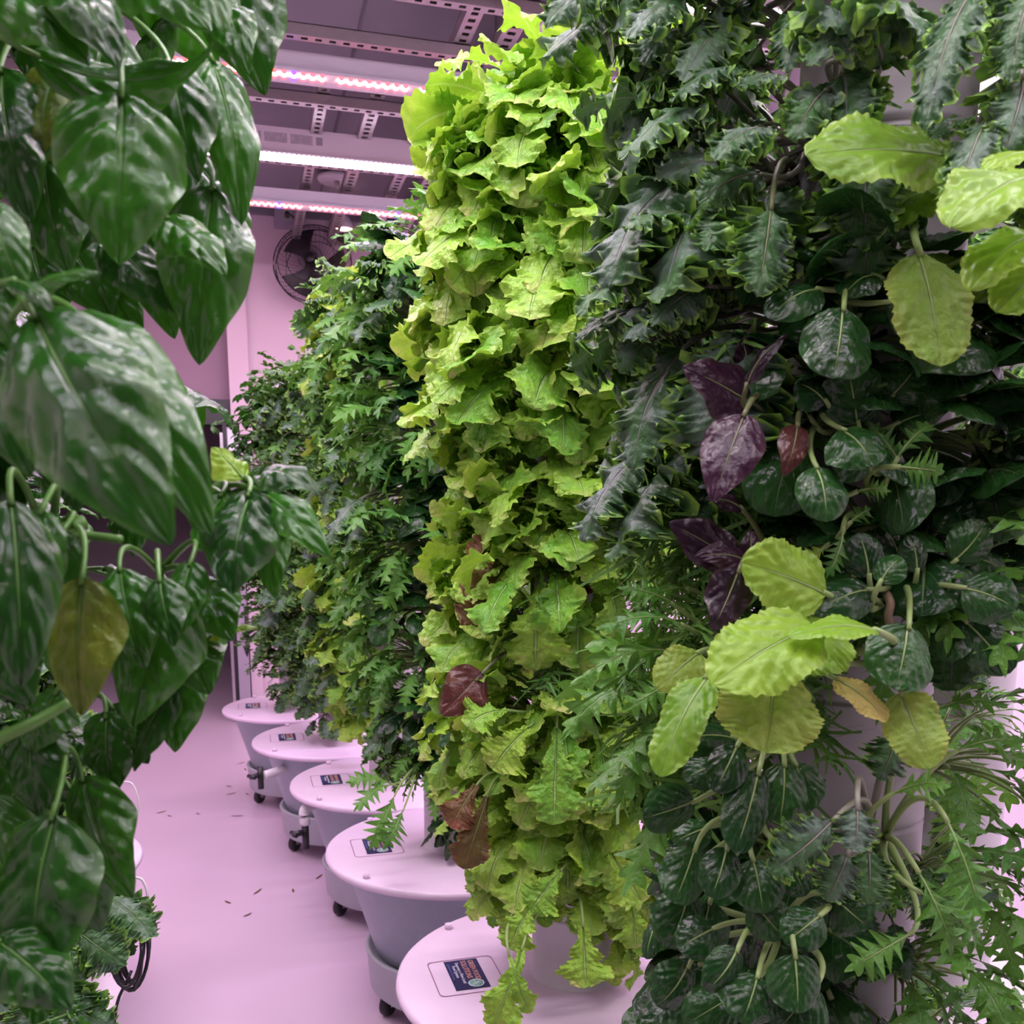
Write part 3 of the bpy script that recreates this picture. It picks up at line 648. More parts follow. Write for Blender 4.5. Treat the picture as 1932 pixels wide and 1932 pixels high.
T2 = dict(x=.344, y=3.88, key='T2', name='second farthest tower')
T1 = dict(x=.214, y=4.61, key='T1', name='farthest tower')
T6 = dict(x=.65, y=.91, key='T6', name='nearest right tower')
T7 = dict(x=1.28, y=1.45, key='T7', name='tower before the pink wall')
L0 = dict(x=-.42, y=.78, key='L0', name='near left basil tower')
L1 = dict(x=-.62, y=1.83, key='L1', name='second left tower')
L2 = dict(x=-.66, y=2.61, key='L2', name='third left tower')
planter(T5['x'], T5['y'], 'nearest fully visible planter, wide lid under the lime lettuce')
planter(T4['x'], T4['y'], 'planter directly behind the lettuce planter, jagged leaf trailing on its lid')
planter(T3['x'], T3['y'], 'middle planter of the right row with black tap hanging under its lid', valve=(200, .40, 'down'))
planter(T2['x'], T2['y'], 'second farthest planter with white pipe and tap sticking out', valve=(215, .385, 'out'))
planter(T1['x'], T1['y'], 'farthest planter of the right row beside the fridge')
planter(T6['x'], T6['y'], 'planter of the nearest right tower, its column glimpsed between tatsoi', sticker=False)
planter(T7['x'], T7['y'], 'planter in the second row before the pink wall', sticker=False)
planter(L0['x'], L0['y'], 'planter hidden under the near basil', sticker=False)
planter(L1['x'], L1['y'], 'left planter with round lid edge beside the black cable bundle', sticker=False)
planter(L2['x'], L2['y'], 'left planter whose lid edge peeks out behind the basil', sticker=False)

# ------------------------------------------------------------------ plants in the towers
rg = rs(5)
def fill(T, tiers, phis, pick, s=1., jit=10):
    for t in tiers:
        for j, p in enumerate(phis):
            k = pick(t, p, rg)
            if t == 0 and T in (T1, T2, T3, T4) and p < -15: continue
            if t == 0 and T is T5 and -60 < p < 45: continue
            f = 1.
            if T in (T1, T2, T3, T4): f = (.6, .72, .9)[t] if t < 3 else (.88 if t > 9 else 1.)
            if T is T5: f = (.52, .8)[t] if t < 2 else (1.16 if t > 6 else 1.04)
            if T is L0: f = .68 if t < 5 else 1.
            if k: grow(T, k, t, p + (22 if t % 2 else -22) + rg.normal()*jit*.5, s*f*(.9+.2*rg.random()), dz=rg.normal()*.01)
def top(T, kinds, z=1.97, s=1.):
    for j, k in enumerate(kinds):
        o = grow(T, k, 11, -150+360*j/len(kinds), s, z=z); o.location.x = T['x']+(o.location.x-T['x'])*.5; o.location.y = T['y']+(o.location.y-T['y'])*.5
        o.rotation_euler.y = R(-25)
        o['label'] = f"{DESC[k]} crowning {T['name']}, {('back', 'left', 'left front', 'front', 'right', 'right back', 'rear')[j]} side"
fill(T5, range(0, 11), (-100, -55, -10, 35, 80), lambda t, p, r: None if (t == 4 and -20 < p < 20) else 'frill' if (t in (4, 5) and p > 30) else ('broadlettuce' if r.random() < .4 else 'lettuce'), 1.)
top(T5, ('lettuce', 'lettuce', 'broadlettuce', 'lettuce', 'lettuce', 'broadlettuce'), 1.89, 1.25)
fill(T4, range(0, 11), (-110, -65, -20, 25), lambda t, p, r: 'tatsoi' if p > -50 and r.random() < .88 else ('mizuna' if r.random() < .85 else 'kale'), 1.1)
fill(T3, range(0, 11), (-110, -65, -20), lambda t, p, r: ('mizuna', 'mizuna', 'kale', 'mint', 'lettuce')[int(r.random()*5)], 1.05)
fill(T2, range(0, 10), (-110, -60, -10), lambda t, p, r: ('kale', 'kale', 'mint', 'mizuna')[int(r.random()*4)], 1.05)
fill(T1, range(0, 10), (-100, -50, 0), lambda t, p, r: 'basil' if t in (8, 9) else ('thyme' if t in (6, 7) and p < -20 else ('mint' if p < -20 else 'kale')), 1.)
top(T4, ('mizuna', 'mizuna', 'mizuna'), 1.86, .9); top(T3, ('lettuce', 'mizuna', 'mizuna'), 1.80, .85); top(T2, ('kale', 'kale', 'kale'), 1.88); top(T1, ('basil', 'basil', 'kale'), 1.85)
fill(T7, range(0, 12), (-60, -10, 40), lambda t, p, r: ('kale', 'mizuna', 'kale')[int(r.random()*3)] if t > 5 or p < 20 else None, .62)

for k, z, phi, s in [ # nearest right tower, port by port: kind, height, azimuth, scale
 ('kale', 1.98, -60, 1), ('kale', 1.98, 55, 1), ('kale', 2.04, 15, .8), ('kale', 1.84, -95, 1.1), ('kale', 1.86, -45, 1), ('kale', 1.84, 80, 1.1),
 ('kale', 1.70, -100, 1), ('kale', 1.68, -70, 1.1), ('kale', 1.72, -35, .9), ('kale', 1.70, 60, 1), ('kale', 1.70, 95, 1),
 ('kale', 1.56, -100, 1.1), ('kale', 1.55, -60, 1.), ('tatsoi', 1.54, -5, 1.), ('chard', 1.56, 70, .8), ('tatsoi', 1.50, 35, .8),
 ('kale', 1.44, -95, 1.05), ('frill', 1.44, -55, 1), ('tatsoi', 1.42, -15, 1.), ('tatsoi', 1.42, 20, 1), ('kale', 1.42, 85, 1), ('tatsoi', 1.36, 50, .9),
 ('frill', 1.32, -95, 1.1), ('frill', 1.34, -65, 1.1), ('tatsoi', 1.30, -30, .8), ('tatsoi', 1.30, 10, .9), ('mizuna', 1.28, 50, .8), ('kale', 1.30, 90, 1),
 ('frill', 1.20, -90, 1.15), ('frill', 1.18, -50, .9),
 ('mizuna', 1.10, -85, 1.1), ('frill', 1.08, -100, 1.2), ('mizuna', 1.08, 88, .8), ('frill', 1.1, -62, 1.1),
 ('bokchoy', .98, -72, .85), ('bokchoy', .96, -30, .9), ('kale', .95, 25, .5), ('mizuna', .97, 65, .75),
 ('bokchoy', .86, -80, .75), ('tatsoi', .86, -40, 1.1), ('tatsoi', .84, -12, .7), ('mizuna', .86, 50, .75),
 ('bokchoy', .74, -70, .85), ('tatsoi', .74, -20, 1.1), ('bokchoy', .72, 20, 1), ('mizuna', .74, 62, .8), ('kale', .72, 95, .9),
 ('tatsoi', .62, -50, 1.1), ('bokchoy', .62, 0, 1), ('mizuna', .62, 50, 1)]: grow(T6, k, max(0, int(round((z-.563)/.14))), phi, s, z=z)
fill(L0, range(0, 12), (-10, 35, 80, 120), lambda t, p, r: ('bigbasil' if t > 1 else 'kale') if not (t in (6, 7) and p < 60) else None, 1.05, 12)
fill(L1, range(0, 11), (10, 60, 110), lambda t, p, r: 'basil' if t > 4 else 'kale', 1.1)

# ------------------------------------------------------------------ single plants whose leaves stand out, each leaf a part
HN = {'basil': 'basil', 'lettuce': 'lettuce', 'kale': 'kale', 'mizuna': 'mizuna', 'tatsoi': 'tatsoi', 'purple': 'purple', 'chard': 'chard', 'broad': 'broad'}
seed = [900]
def plant(name, label, cat, root, leaves, shape, m=None, sk='pale', r=.003, group=None, stalk=True):
    """leaves: (base px, base py, tip px, tip py, width px, depth at base, depth at tip[, facing, arch, material])"""
    Rt = P(*root) if len(root) == 3 else np.array(root)
    o = thing(name, Rt, label, cat, group)
    for lf in leaves:
        bx, by, tx, ty, wp, db, dt = lf[:7]; fc = lf[7] if len(lf) > 7 and lf[7] is not None else (0, .45, .9); ar = lf[8] if len(lf) > 8 else .14; mm = lf[9] if len(lf) > 9 else m
        seed[0] += 1; rng = rs(seed[0])
        B, T = P(bx, by, db), P(tx, ty, dt); Ln = np.linalg.norm(T-B)
        n = c2w(fc); d = (T-B)/Ln; n = n - d*n.dot(d); n /= np.linalg.norm(n)
        C = bez(B, (B+T)/2 + n*ar*2*Ln, T, 30)
        Tn = np.gradient(C, axis=0); Tn /= np.linalg.norm(Tn, axis=1)[:, None]
        N = n[None]-Tn*(Tn@n)[:, None]; N /= np.linalg.norm(N, axis=1)[:, None]
        W = wp/F*(db+dt)/2
        ov = dict(nu=int(K[shape]['nu']*1.25), nv=K[shape]['nv']+6)
        g = Geo(); Pn, U, V = mapped(blade(shape, W*1.08, rng, ov), C, Tn, N, rng.normal()*.15)
        g.grid(Pn-Rt, U, V, rng.random()); lo = gobj('leaf', g, L[mm or shape], o)
        g = Geo()
        if stalk:
            r = .002 if shape == 'basil' else r; q = bez(Rt, B - Tn[0]*.35*np.linalg.norm(B-Rt), B+Tn[0]*.004, 14)
            g.tube(q-Rt, np.linspace(r*1.3, r*.7, 14), 8)
        r = min(r, .0018) if shape == 'basil' else r; rb = C[:26] + N[:26]*(.0006 - K[shape]['crease']*W) ; g.tube(rb[::2]-Rt, np.linspace(r*.38, r*.10, 13), 6)
        gobj('stalk', g, S_[sk], lo)
    return o
U_ = (0, .8, .6); D_ = (0, -.2, 1); LF = (-.5, .4, .8); RT = (.5, .4, .8)
# left foreground basil
plant('basil_plant', 'huge blurred basil leaf with puckered veins closest to the viewer, left', 'basil', (-60, 560, .50), [
    (60, 590, 325, 1030, 290, .40, .38, (-.15, .35, .95), .12), (140, 585, 400, 1010, 190, .46, .45, (.3, .3, .9), .14),
    (40, 575, 192, 515, 52, .41, .40), (20, 530, 100, 590, 50, .40, .39, U_), (-20, 380, 50, 570, 95, .42, .42), (-40, 610, 60, 900, 180, .44, .42), (-60, 500, 30, 660, 110, .43, .42)], 'basil', sk='green')
plant('basil_plant', 'dark overhanging basil shoot filling the top left corner', 'basil', (120, -40, .66), [
    (230, 175, 225, 500, 235, .50, .50, (.35, .2, .9)), (320, 120, 375, 345, 135, .58, .57), (400, 110, 455, 425, 120, .60, .60, (.5, .1, .9)), (440, -60, 500, 180, 165, .66, .65, (-.1, .1, 1)),
    (60, 100, 405, 80, 130, .52, .50, (0, .3, .9), -.16), (110, 110, 75, 325, 130, .56, .55, None, .1, 'mottled'), (-20, -40, 170, 120, 170, .50, .49), (110, -50, 225, 130, 140, .49, .48, U_),
    (230, -60, 400, 60, 150, .52, .51), (370, -70, 425, 70, 90, .48, .47, U_), (0, 130, 60, 420, 170, .56, .55), (80, 300, 130, 520, 150, .57, .57), (420, 0, 470, 140, 90, .62, .6), (200, 60, 190, 260, 140, .57, .56), (150, 330, 130, 500, 150, .6, .6)], 'basil', sk='green')
plant('basil_plant', 'basil leaves hanging before the far wall, lowest of the upper left mass', 'basil', (230, 360, .74), [
    (400, 350, 375, 690, 175, .60, .60, (.2, .25, .95)), (310, 410, 425, 520, 120, .56, .55, (.2, .5, .8)), (200, 450, 330, 590, 120, .60, .60), (370, 300, 455, 520, 120, .64, .63, RT), (270, 430, 330, 640, 110, .66, .66),
    (280, 300, 300, 470, 120, .66, .66), (350, 360, 300, 560, 120, .68, .68), (120, 440, 210, 600, 150, .66, .66), (60, 460, 110, 620, 130, .66, .66), (190, 520, 270, 650, 80, .68, .68)], 'basil', sk='green')
plant('basil_plant', 'glossy basil shoot reaching out over the aisle at mid height', 'basil', (380, 930, .66), [
    (490, 925, 622, 1052, 92, .58, .56, (-.2, .6, .8)), (478, 905, 600, 935, 110, .60, .58, (.1, .7, .7), .25), (470, 930, 440, 1120, 160, .57, .55, (0, .5, .85)), (460, 905, 400, 845, 80, .60, .60, U_, .1, 'chard'),
    (440, 900, 480, 860, 60, .62, .62, U_, .2), (450, 930, 500, 880, 60, .61, .60, U_), (430, 960, 470, 1100, 110, .60, .60), (420, 930, 380, 1040, 120, .6, .59), (500, 960, 520, 1130, 80, .64, .63)], 'basil', sk='green')
plant('basil_plant', 'basil leaves below the mid height shoot, one catching bright light', 'basil', (300, 1080, .68), [
    (370, 1085, 440, 1210, 115, .62, .60), (395, 1205, 487, 1185, 40, .62, .60, U_, .1, 'chard'), (225, 1070, 275, 1265, 105, .56, .55), (330, 1120, 250, 1370, 170, .58, .56, (.2, .4, .9)), (340, 1180, 395, 1310, 130, .62, .61),
    (300, 1090, 330, 1220, 90, .54, .53), (360, 1060, 340, 1200, 90, .56, .55), (330, 1290, 255, 1455, 75, .62, .62), (350, 1250, 330, 1420, 100, .64, .64)], 'basil', sk='green')
plant('basil_plant', 'olive mottled basil leaf hanging left between darker leaves', 'basil', (90, 1020, .62), [
    (155, 1090, 155, 1350, 155, .50, .50, None, .1, 'mottled'), (20, 940, 40, 1300, 160, .46, .45, RT), (80, 960, 60, 1180, 120, .5, .5), (120, 1000, 60, 1200, 140, .54, .54), (-30, 1150, 60, 1330, 150, .5, .5), (110, 1300, 60, 1420, 110, .55, .55)], 'basil', sk='green')
plant('basil_plant', 'shaded basil leaves at the lower left above the white lids', 'basil', (40, 1420, .70), [
    (155, 1465, 252, 1695, 135, .60, .59, (-.2, .3, .95)), (100, 1535, 75, 1870, 205, .52, .52), (60, 1355, 75, 1545, 130, .56, .55), (-10, 1770, 135, 1905, 150, .50, .50, U_), (200, 1345, 215, 1500, 110, .62, .62), (-20, 1500, 50, 1760, 150, .56, .56),
    (210, 1330, 280, 1440, 90, .64, .64), (10, 1400, 90, 1600, 150, .62, .62), (150, 1560, 190, 1760, 120, .62, .62), (60, 1650, 10, 1900, 150, .58, .58)], 'basil', sk='green')
g = Geo(); g.tube(smoothpath([P(-40, 1410, .5), P(60, 1365, .5), P(130, 1325, .51)], 16), np.linspace(.0035, .0028, 17), 8)
tag(gobj('basil_branch', g, S_['green']), 'bare pale green basil stem at the left edge', 'stem')
g = Geo(); g.tube(smoothpath([P(60, 1035, .56), P(110, 1005, .57), P(160, 985, .58)], 16), .0045, 8); g.tube(smoothpath([P(70, 1037, .56), P(150, 1012, .56), P(230, 1018, .56)], 16), .0026, 8)
tag(gobj('basil_branch', g, S_['green']), 'forked basil stem behind the huge left leaf', 'stem')
plant('kale_plant', 'curly kale leaf drooping over the black cables at lower left', 'kale', (120, 1640, 1.40), [(195, 1690, 290, 1765, 100, 1.30, 1.27, U_), (190, 1720, 250, 1800, 60, 1.32, 1.3), (170, 1700, 120, 1790, 90, 1.3, 1.3)], 'kale', sk='green')
plant('kale_plant', 'curly kale at the bottom left beside the white lid', 'kale', (80, 1760, 1.30), [(150, 1760, 235, 1820, 90, 1.2, 1.18), (130, 1790, 150, 1860, 90, 1.2, 1.18), (110, 1880, 215, 1945, 90, 1.15, 1.12), (120, 1850, 130, 1950, 130, 1.15, 1.12), (60, 1880, 70, 1990, 130, 1.1, 1.1), (120, 1790, 60, 1860, 100, 1.2, 1.2)], 'kale', sk='green')

# nearest right tower: kale at the top
plant('kale_plant', 'broad grey kale leaf with pale bloom at the top centre edge', 'kale', (1420, 30, 1.0), [
    (1340, 5, 1185, 72, 110, .90, .86, U_), (1210, -30, 1030, 45, 110, .95, .92, U_), (1300, 60, 1215, 120, 100, .92, .88, LF), (1380, 40, 1290, 150, 110, .90, .86), (1330, 100, 1230, 210, 80, .94, .92, LF), (1250, 130, 1190, 330, 70, .95, .92, LF)], 'kale', sk='mauve')
plant('kale_plant', 'pale bloomed kale leaf left of the big smooth leaf', 'kale', (1520, 260, 1.0), [
    (1455, 245, 1350, 300, 110, .82, .79, U_), (1385, 240, 1175, 300, 120, .90, .85, U_, .2), (1480, 150, 1400, 165, 75, .82, .80, U_), (1420, 140, 1270, 190, 90, .88, .84, U_), (1440, 330, 1320, 380, 110, .84, .82), (1400, 330, 1240, 330, 100, .9, .86)], 'kale', sk='mauve')
plant('kale_plant', 'kale leaf with mauve midrib facing the viewer, above the purple leaves', 'kale', (1500, 320, 1.0), [
    (1455, 390, 1430, 552, 115, .80, .78, D_, .05), (1380, 400, 1330, 470, 100, .84, .82), (1400, 480, 1290, 500, 80, .86, .84), (1330, 420, 1180, 430, 90, .88, .85, U_)], 'kale', sk='purple')
plant('kale_plant', 'kale leaves reaching left across the lettuce at mid upper height', 'kale', (1440, 560, 1.05), [
    (1260, 520, 1090, 592, 90, .92, .88, U_, .15), (1300, 590, 1180, 640, 80, .90, .87, U_), (1240, 590, 1090, 640, 80, .93, .90, U_), (1340, 540, 1230, 610, 90, .88, .86), (1230, 640, 1170, 700, 70, .92, .9)], 'kale', sk='mauve')
plant('kale_plant', 'kale with bloomed top leaf before the bare column, top right', 'kale', (1600, 200, .98), [
    (1640, 65, 1525, 118, 100, .80, .77, U_), (1560, 170, 1495, 260, 100, .80, .78), (1500, 20, 1490, 130, 80, .84, .82, LF), (1600, 120, 1640, 200, 70, .84, .83, RT)], 'kale', sk='mauve')
plant('kale_plant', 'long arching kale leaves at the top right corner', 'kale', (1930, 60, .95), [
    (1850, -30, 1745, 235, 105, .74, .70, (-.5, .3, .8), .12), (1960, -30, 1905, 150, 100, .72, .70, LF), (1870, 220, 1805, 400, 95, .72, .69, LF, .12), (1930, 150, 1890, 300, 110, .72, .7), (1830, 230, 1760, 260, 70, .74, .72, U_)], 'kale', sk='mauve')
# smooth mustard leaves
plant('mustard_plant', 'big smooth mid green leaf lying across the upper right', 'leafy green', (1840, 380, .92), [
    (1790, 290, 1522, 290, 165, .76, .73, (0, .3, .95), .05), (1820, 300, 1740, 350, 110, .8, .79, D_), (1760, 350, 1640, 420, 120, .82, .82)], 'chard', r=.0042)
plant('mustard_plant', 'brightly lit lime leaves cut off by the right edge', 'leafy green', (1990, 480, .85), [
    (1990, 330, 1795, 425, 190, .66, .63, (-.2, .7, .7), .12), (1970, 440, 1830, 545, 120, .67, .65, U_), (1960, 300, 1860, 320, 90, .70, .68, U_), (1990, 500, 1880, 590, 120, .68, .66)], 'chard', r=.0042)
plant('mustard_plant', 'drooping yellow green leaf right of the dark tatsoi', 'leafy green', (1740, 440, .90), [(1735, 475, 1775, 690, 150, .78, .75, D_, .06, 'olive')], 'chard', r=.0038)
plant('mustard_plant', 'cluster of lime crinkled leaves at the centre of the nearest tower', 'leafy green', (1590, 1230, .92), [
    (1560, 1120, 1400, 1060, 135, .80, .78, (0, .3, 1), .06), (1540, 1180, 1345, 1290, 165, .76, .72, (-.2, .5, .85), .08), (1462, 1270, 1445, 1420, 190, .77, .75, D_, .05, 'olive'), (1655, 1190, 1490, 1200, 75, .75, .73, U_, .1), (1580, 1180, 1500, 1260, 130, .80, .79)], 'chard', r=.0038)
plant('mustard_plant', 'pale blistered leaf hanging beside the lettuce tower', 'leafy green', (1400, 1280, .95), [(1335, 1275, 1245, 1465, 95, .80, .77, LF, .1), (1320, 1230, 1240, 1300, 80, .88, .86, None, .1, 'olive')], 'chard', r=.0038)
plant('mustard_plant', 'yellowing leaves below the tatsoi fan', 'leafy green', (1680, 1260, .93), [(1700, 1305, 1755, 1450, 105, .80, .78, D_, .04, 'olive'), (1572, 1278, 1672, 1360, 62, .80, .79, (.3, .5, .8), .1, 'yellow')], 'chard', r=.003)
# purple leaves
plant('purple_pak_choi', 'purple leaved plant with four wine dark leaves, tallest purple group', 'leafy green', (1445, 790, .95), [
    (1418, 760, 1288, 690, 120, .84, .82, (0, .2, 1), .05), (1405, 780, 1345, 948, 118, .80, .78, (-.1, .5, .85), .08), (1408, 730, 1488, 632, 48, .82, .80, U_), (1410, 700, 1400, 640, 50, .86, .86)], 'purple', sk='purple')
plant('purple_pak_choi', 'lower purple plant with nearly black leaves', 'leafy green', (1460, 1090, .95), [
    (1390, 1060, 1262, 985, 90, .84, .82, (0, .2, 1), .05), (1410, 1060, 1310, 1050, 60, .83, .81), (1415, 1070, 1415, 1000, 48, .84, .84, D_), (1395, 1075, 1345, 1190, 92, .80, .78, D_, .05), (1400, 960, 1330, 940, 40, .86, .85)], 'purple', sk='purple')
plant('red_lettuce_leaf', 'small red blotched leaf right of the purple leaves', 'leafy green', (1525, 800, .93), [(1505, 800, 1478, 900, 62, .82, .81, D_)], 'purple', 'red', sk='purple')
# tatsoi and pak choi
TS = lambda name, label, root, lv, **k: plant(name, label, 'tatsoi', root, lv, 'tatsoi', **k)
TS('tatsoi_plant', 'dark tatsoi with a round veined leaf facing the viewer, upper middle', (1620, 520, .96), [
    (1592, 580, 1572, 715, 128, .79, .77, D_, .05), (1545, 545, 1448, 600, 85, .81, .79, (0, .5, .85)), (1672, 570, 1762, 560, 120, .82, .81, D_, .04), (1580, 430, 1535, 372, 95, .86, .86, D_, .03), (1690, 450, 1720, 370, 110, .86, .86, D_, .03), (1650, 470, 1620, 410, 100, .85, .85, D_, .03),
    (1560, 480, 1500, 460, 85, .85, .85), (1650, 520, 1590, 560, 70, .82, .8, U_), (1550, 420, 1600, 360, 90, .88, .88, D_, .02)])
TS('tatsoi_plant', 'tatsoi leaves under the round veined leaf', (1600, 740, .96), [
    (1620, 800, 1600, 690, 120, .84, .83, D_, .03), (1590, 810, 1650, 880, 120, .80, .78, (0, .4, .9)), (1540, 880, 1560, 985, 90, .80, .78, (0, .4, .9)), (1560, 760, 1500, 720, 80, .84, .84), (1680, 750, 1730, 690, 110, .85, .85, D_), (1690, 800, 1760, 780, 90, .85, .85), (1530, 790, 1470, 740, 70, .86, .86), (1640, 880, 1560, 850, 90, .82, .81)])
TS('tatsoi_plant', 'tatsoi fanning out on long pale stalks at the right', (1695, 1105, .93), [
    (1640, 1112, 1543, 1150, 85, .82, .80, (0, .4, .9)), (1715, 1180, 1690, 1302, 125, .79, .77, D_, .05), (1640, 1090, 1620, 1005, 72, .82, .82, D_), (1815, 1108, 1920, 1150, 100, .82, .81, (0, .3, 1)), (1800, 1060, 1860, 985, 80, .85, .85, D_), (1730, 1080, 1715, 1010, 55, .84, .84),
    (1820, 1050, 1900, 1080, 80, .86, .86), (1820, 1170, 1905, 1270, 90, .84, .83, D_), (1760, 1010, 1830, 930, 90, .88, .88, D_), (1700, 1060, 1660, 990, 60, .86, .86), (1660, 1100, 1700, 1050, 60, .80, .8, U_)])
TS('pak_choi_plant', 'pak choi spoon leaves reaching left below the lime leaves', (1470, 1400, .95), [
    (1385, 1392, 1248, 1402, 72, .84, .82, (0, .5, .85)), (1392, 1405, 1348, 1495, 72, .81, .79, (0, .4, .9)), (1432, 1455, 1388, 1610, 88, .80, .78, D_, .05), (1310, 1512, 1213, 1545, 88, .84, .82, D_, .05), (1500, 1440, 1530, 1530, 80, .83, .82, D_), (1480, 1440, 1470, 1560, 85, .82, .81), (1360, 1440, 1290, 1470, 70, .88, .88)])
TS('pak_choi_plant', 'pak choi with twin hanging spoon leaves, lower middle', (1440, 1560, .95), [
    (1312, 1600, 1272, 1705, 88, .83, .81, D_, .05), (1372, 1600, 1342, 1695, 75, .81, .79, (0, .4, .9)), (1420, 1620, 1440, 1725, 95, .82, .80, D_), (1470, 1600, 1520, 1690, 80, .85, .84), (1340, 1560, 1270, 1590, 60, .88, .88), (1300, 1680, 1260, 1790, 100, .86, .85, D_), (1340, 1700, 1310, 1810, 100, .87, .86)])
TS('tatsoi_plant', 'tatsoi rosette at the bottom centre right, round dark leaves', (1470, 1760, .94), [
    (1500, 1800, 1507, 1912, 100, .78, .77, D_, .05), (1550, 1725, 1480, 1780, 82, .80, .79), (1350, 1750, 1278, 1790, 80, .83, .82), (1392, 1790, 1332, 1870, 72, .80, .79, D_), (1430, 1840, 1400, 1932, 110, .80, .78), (1240, 1740, 1220, 1810, 40, .88, .87, LF), (1300, 1820, 1240, 1900, 90, .86, .85, D_),
    (1400, 1870, 1290, 1935, 90, .84, .83), (1580, 1700, 1640, 1750, 100, .84, .83, D_), (1540, 1860, 1460, 1950, 120, .80, .79), (1420, 1700, 1480, 1770, 80, .82, .81, D_)])
# lower right kale and mizuna
plant('kale_plant', 'frosted kale leaf with pale veins at lower right of centre', 'kale', (1640, 1560, .95), [
    (1575, 1545, 1455, 1645, 105, .79, .77, D_, .06), (1618, 1520, 1615, 1605, 88, .79, .78, D_, .04), (1640, 1600, 1640, 1705, 105, .84, .83, D_, .05), (1600, 1610, 1560, 1700, 80, .82, .81), (1690, 1380, 1660, 1470, 90, .88, .88, D_)], 'kale', sk='mauve')
plant('mizuna_plant', 'long jagged mizuna leaves arching right at lower right', 'mizuna', (1670, 1580, .95), [
    (1785, 1545, 1850, 1725, 100, .80, .78, D_, .1), (1680, 1500, 1790, 1480, 90, .82, .8, U_), (1730, 1640, 1800, 1800, 90, .84, .82, D_), (1730, 1680, 1850, 1780, 80, .84, .83), (1720, 1760, 1600, 1830, 90, .84, .82), (1760, 1340, 1900, 1330, 80, .9, .88, U_), (1800, 1420, 1930, 1400, 80, .9, .9, U_)], 'mizuna')
plant('mizuna_plant', 'bright jagged mizuna shoots before the bare column, middle right', 'mizuna', (1680, 990, .94), [
    (1700, 880, 1640, 800, 60, .84, .84, D_), (1690, 880, 1780, 890, 85, .80, .79, D_), (1690, 870, 1760, 800, 60, .82, .82, U_), (1610, 930, 1680, 925, 50, .82, .81), (1590, 1000, 1560, 1090, 50, .82, .81, D_), (1600, 990, 1640, 960, 45, .83, .83), (1560, 1030, 1510, 1060, 40, .84, .83, D_, .1, 'lettuce')], 'mizuna')
plant('mizuna_plant', 'arching mizuna fronds hanging before the lettuce, centre', 'mizuna', (1400, 1230, 1.0), [
    (1290, 1180, 1130, 1190, 80, .95, .93, U_, .15), (1280, 1230, 1080, 1290, 80, .96, .94, U_, .15), (1300, 1280, 1180, 1340, 80, .93, .92), (1270, 1140, 1170, 1110, 60, .96, .95), (1300, 1110, 1190, 1150, 60, .98, .97, U_)], 'mizuna')
# lettuce tower leaves that stand out
plant('red_lettuce_plant', 'single glossy red brown lettuce leaf among lime lettuce', 'lettuce', (960, 1240, 1.78), [(912, 1268, 832, 1350, 92, 1.56, 1.53, D_, .05)], 'purple', 'red', sk='mauve')
plant('red_lettuce_plant', 'browning lettuce leaves at the lower left of the lettuce tower', 'lettuce', (980, 1500, 1.80), [(920, 1500, 875, 1640, 80, 1.60, 1.58, D_, .05), (900, 1480, 850, 1560, 80, 1.6, 1.58, None, .1)], 'broad', 'brown', sk='pale')
plant('red_lettuce_plant', 'bronze tinged lettuce leaves beside the bare white column', 'lettuce', (1000, 1090, 1.80), [(960, 1060, 880, 1130, 90, 1.64, 1.62, D_, .05), (940, 1110, 880, 1190, 90, 1.64, 1.62, D_), (1080, 1050, 1130, 1110, 80, 1.66, 1.65, D_), (960, 1010, 890, 1060, 80, 1.66, 1.64)], 'broad', 'brown', sk='pale')
plant('lettuce_plant', 'oak leaf lettuce hanging with long pale midribs, lower middle', 'lettuce', (1060, 1340, 1.80), [
    (1050, 1370, 1045, 1555, 110, 1.56, 1.53, D_, .05), (1130, 1390, 1160, 1530, 120, 1.58, 1.56, D_, .05), (1000, 1370, 930, 1450, 110, 1.56, 1.54), (1180, 1390, 1220, 1520, 110, 1.6, 1.58, D_), (960, 1340, 880, 1370, 90, 1.56, 1.52, U_), (1020, 1450, 980, 1560, 90, 1.6, 1.58, D_)], 'lettuce')
plant('lettuce_plant', 'lowest lettuce leaves hanging over the foot of the column', 'lettuce', (1080, 1680, 1.80), [
    (1100, 1745, 1105, 1862, 110, 1.58, 1.56, D_, .05), (985, 1790, 930, 1935, 90, 1.52, 1.48, D_), (1150, 1600, 1210, 1700, 110, 1.6, 1.58, D_), (1010, 1690, 960, 1790, 90, 1.58, 1.55), (1190, 1700, 1200, 1790, 90, 1.6, 1.6, D_), (1060, 1640, 1000, 1720, 90, 1.58, 1.56), (960, 1800, 1000, 1910, 50, 1.5, 1.48, D_)], 'lettuce')
plant('lettuce_plant', 'broad sunny lettuce leaves at mid height of the lime tower', 'lettuce', (1050, 660, 1.78), [
    (1000, 700, 860, 800, 130, 1.56, 1.50, U_), (1010, 720, 985, 830, 90, 1.54, 1.52, D_), (960, 700, 820, 760, 90, 1.56, 1.5, U_), (1070, 730, 1110, 850, 90, 1.6, 1.58, D_), (940, 740, 900, 830, 100, 1.56, 1.54)], 'lettuce')
plant('lettuce_plant', 'broad lettuce leaves with pale ribs in the upper half of the lime tower', 'lettuce', (1040, 420, 1.78), [
    (960, 430, 790, 500, 130, 1.54, 1.50, U_), (1000, 450, 900, 530, 150, 1.54, 1.5, (0, .5, .9)), (1020, 440, 1040, 560, 90, 1.56, 1.54, D_), (1100, 420, 1060, 520, 100, 1.58, 1.56, D_), (930, 470, 850, 540, 100, 1.54, 1.52, D_)], 'lettuce')
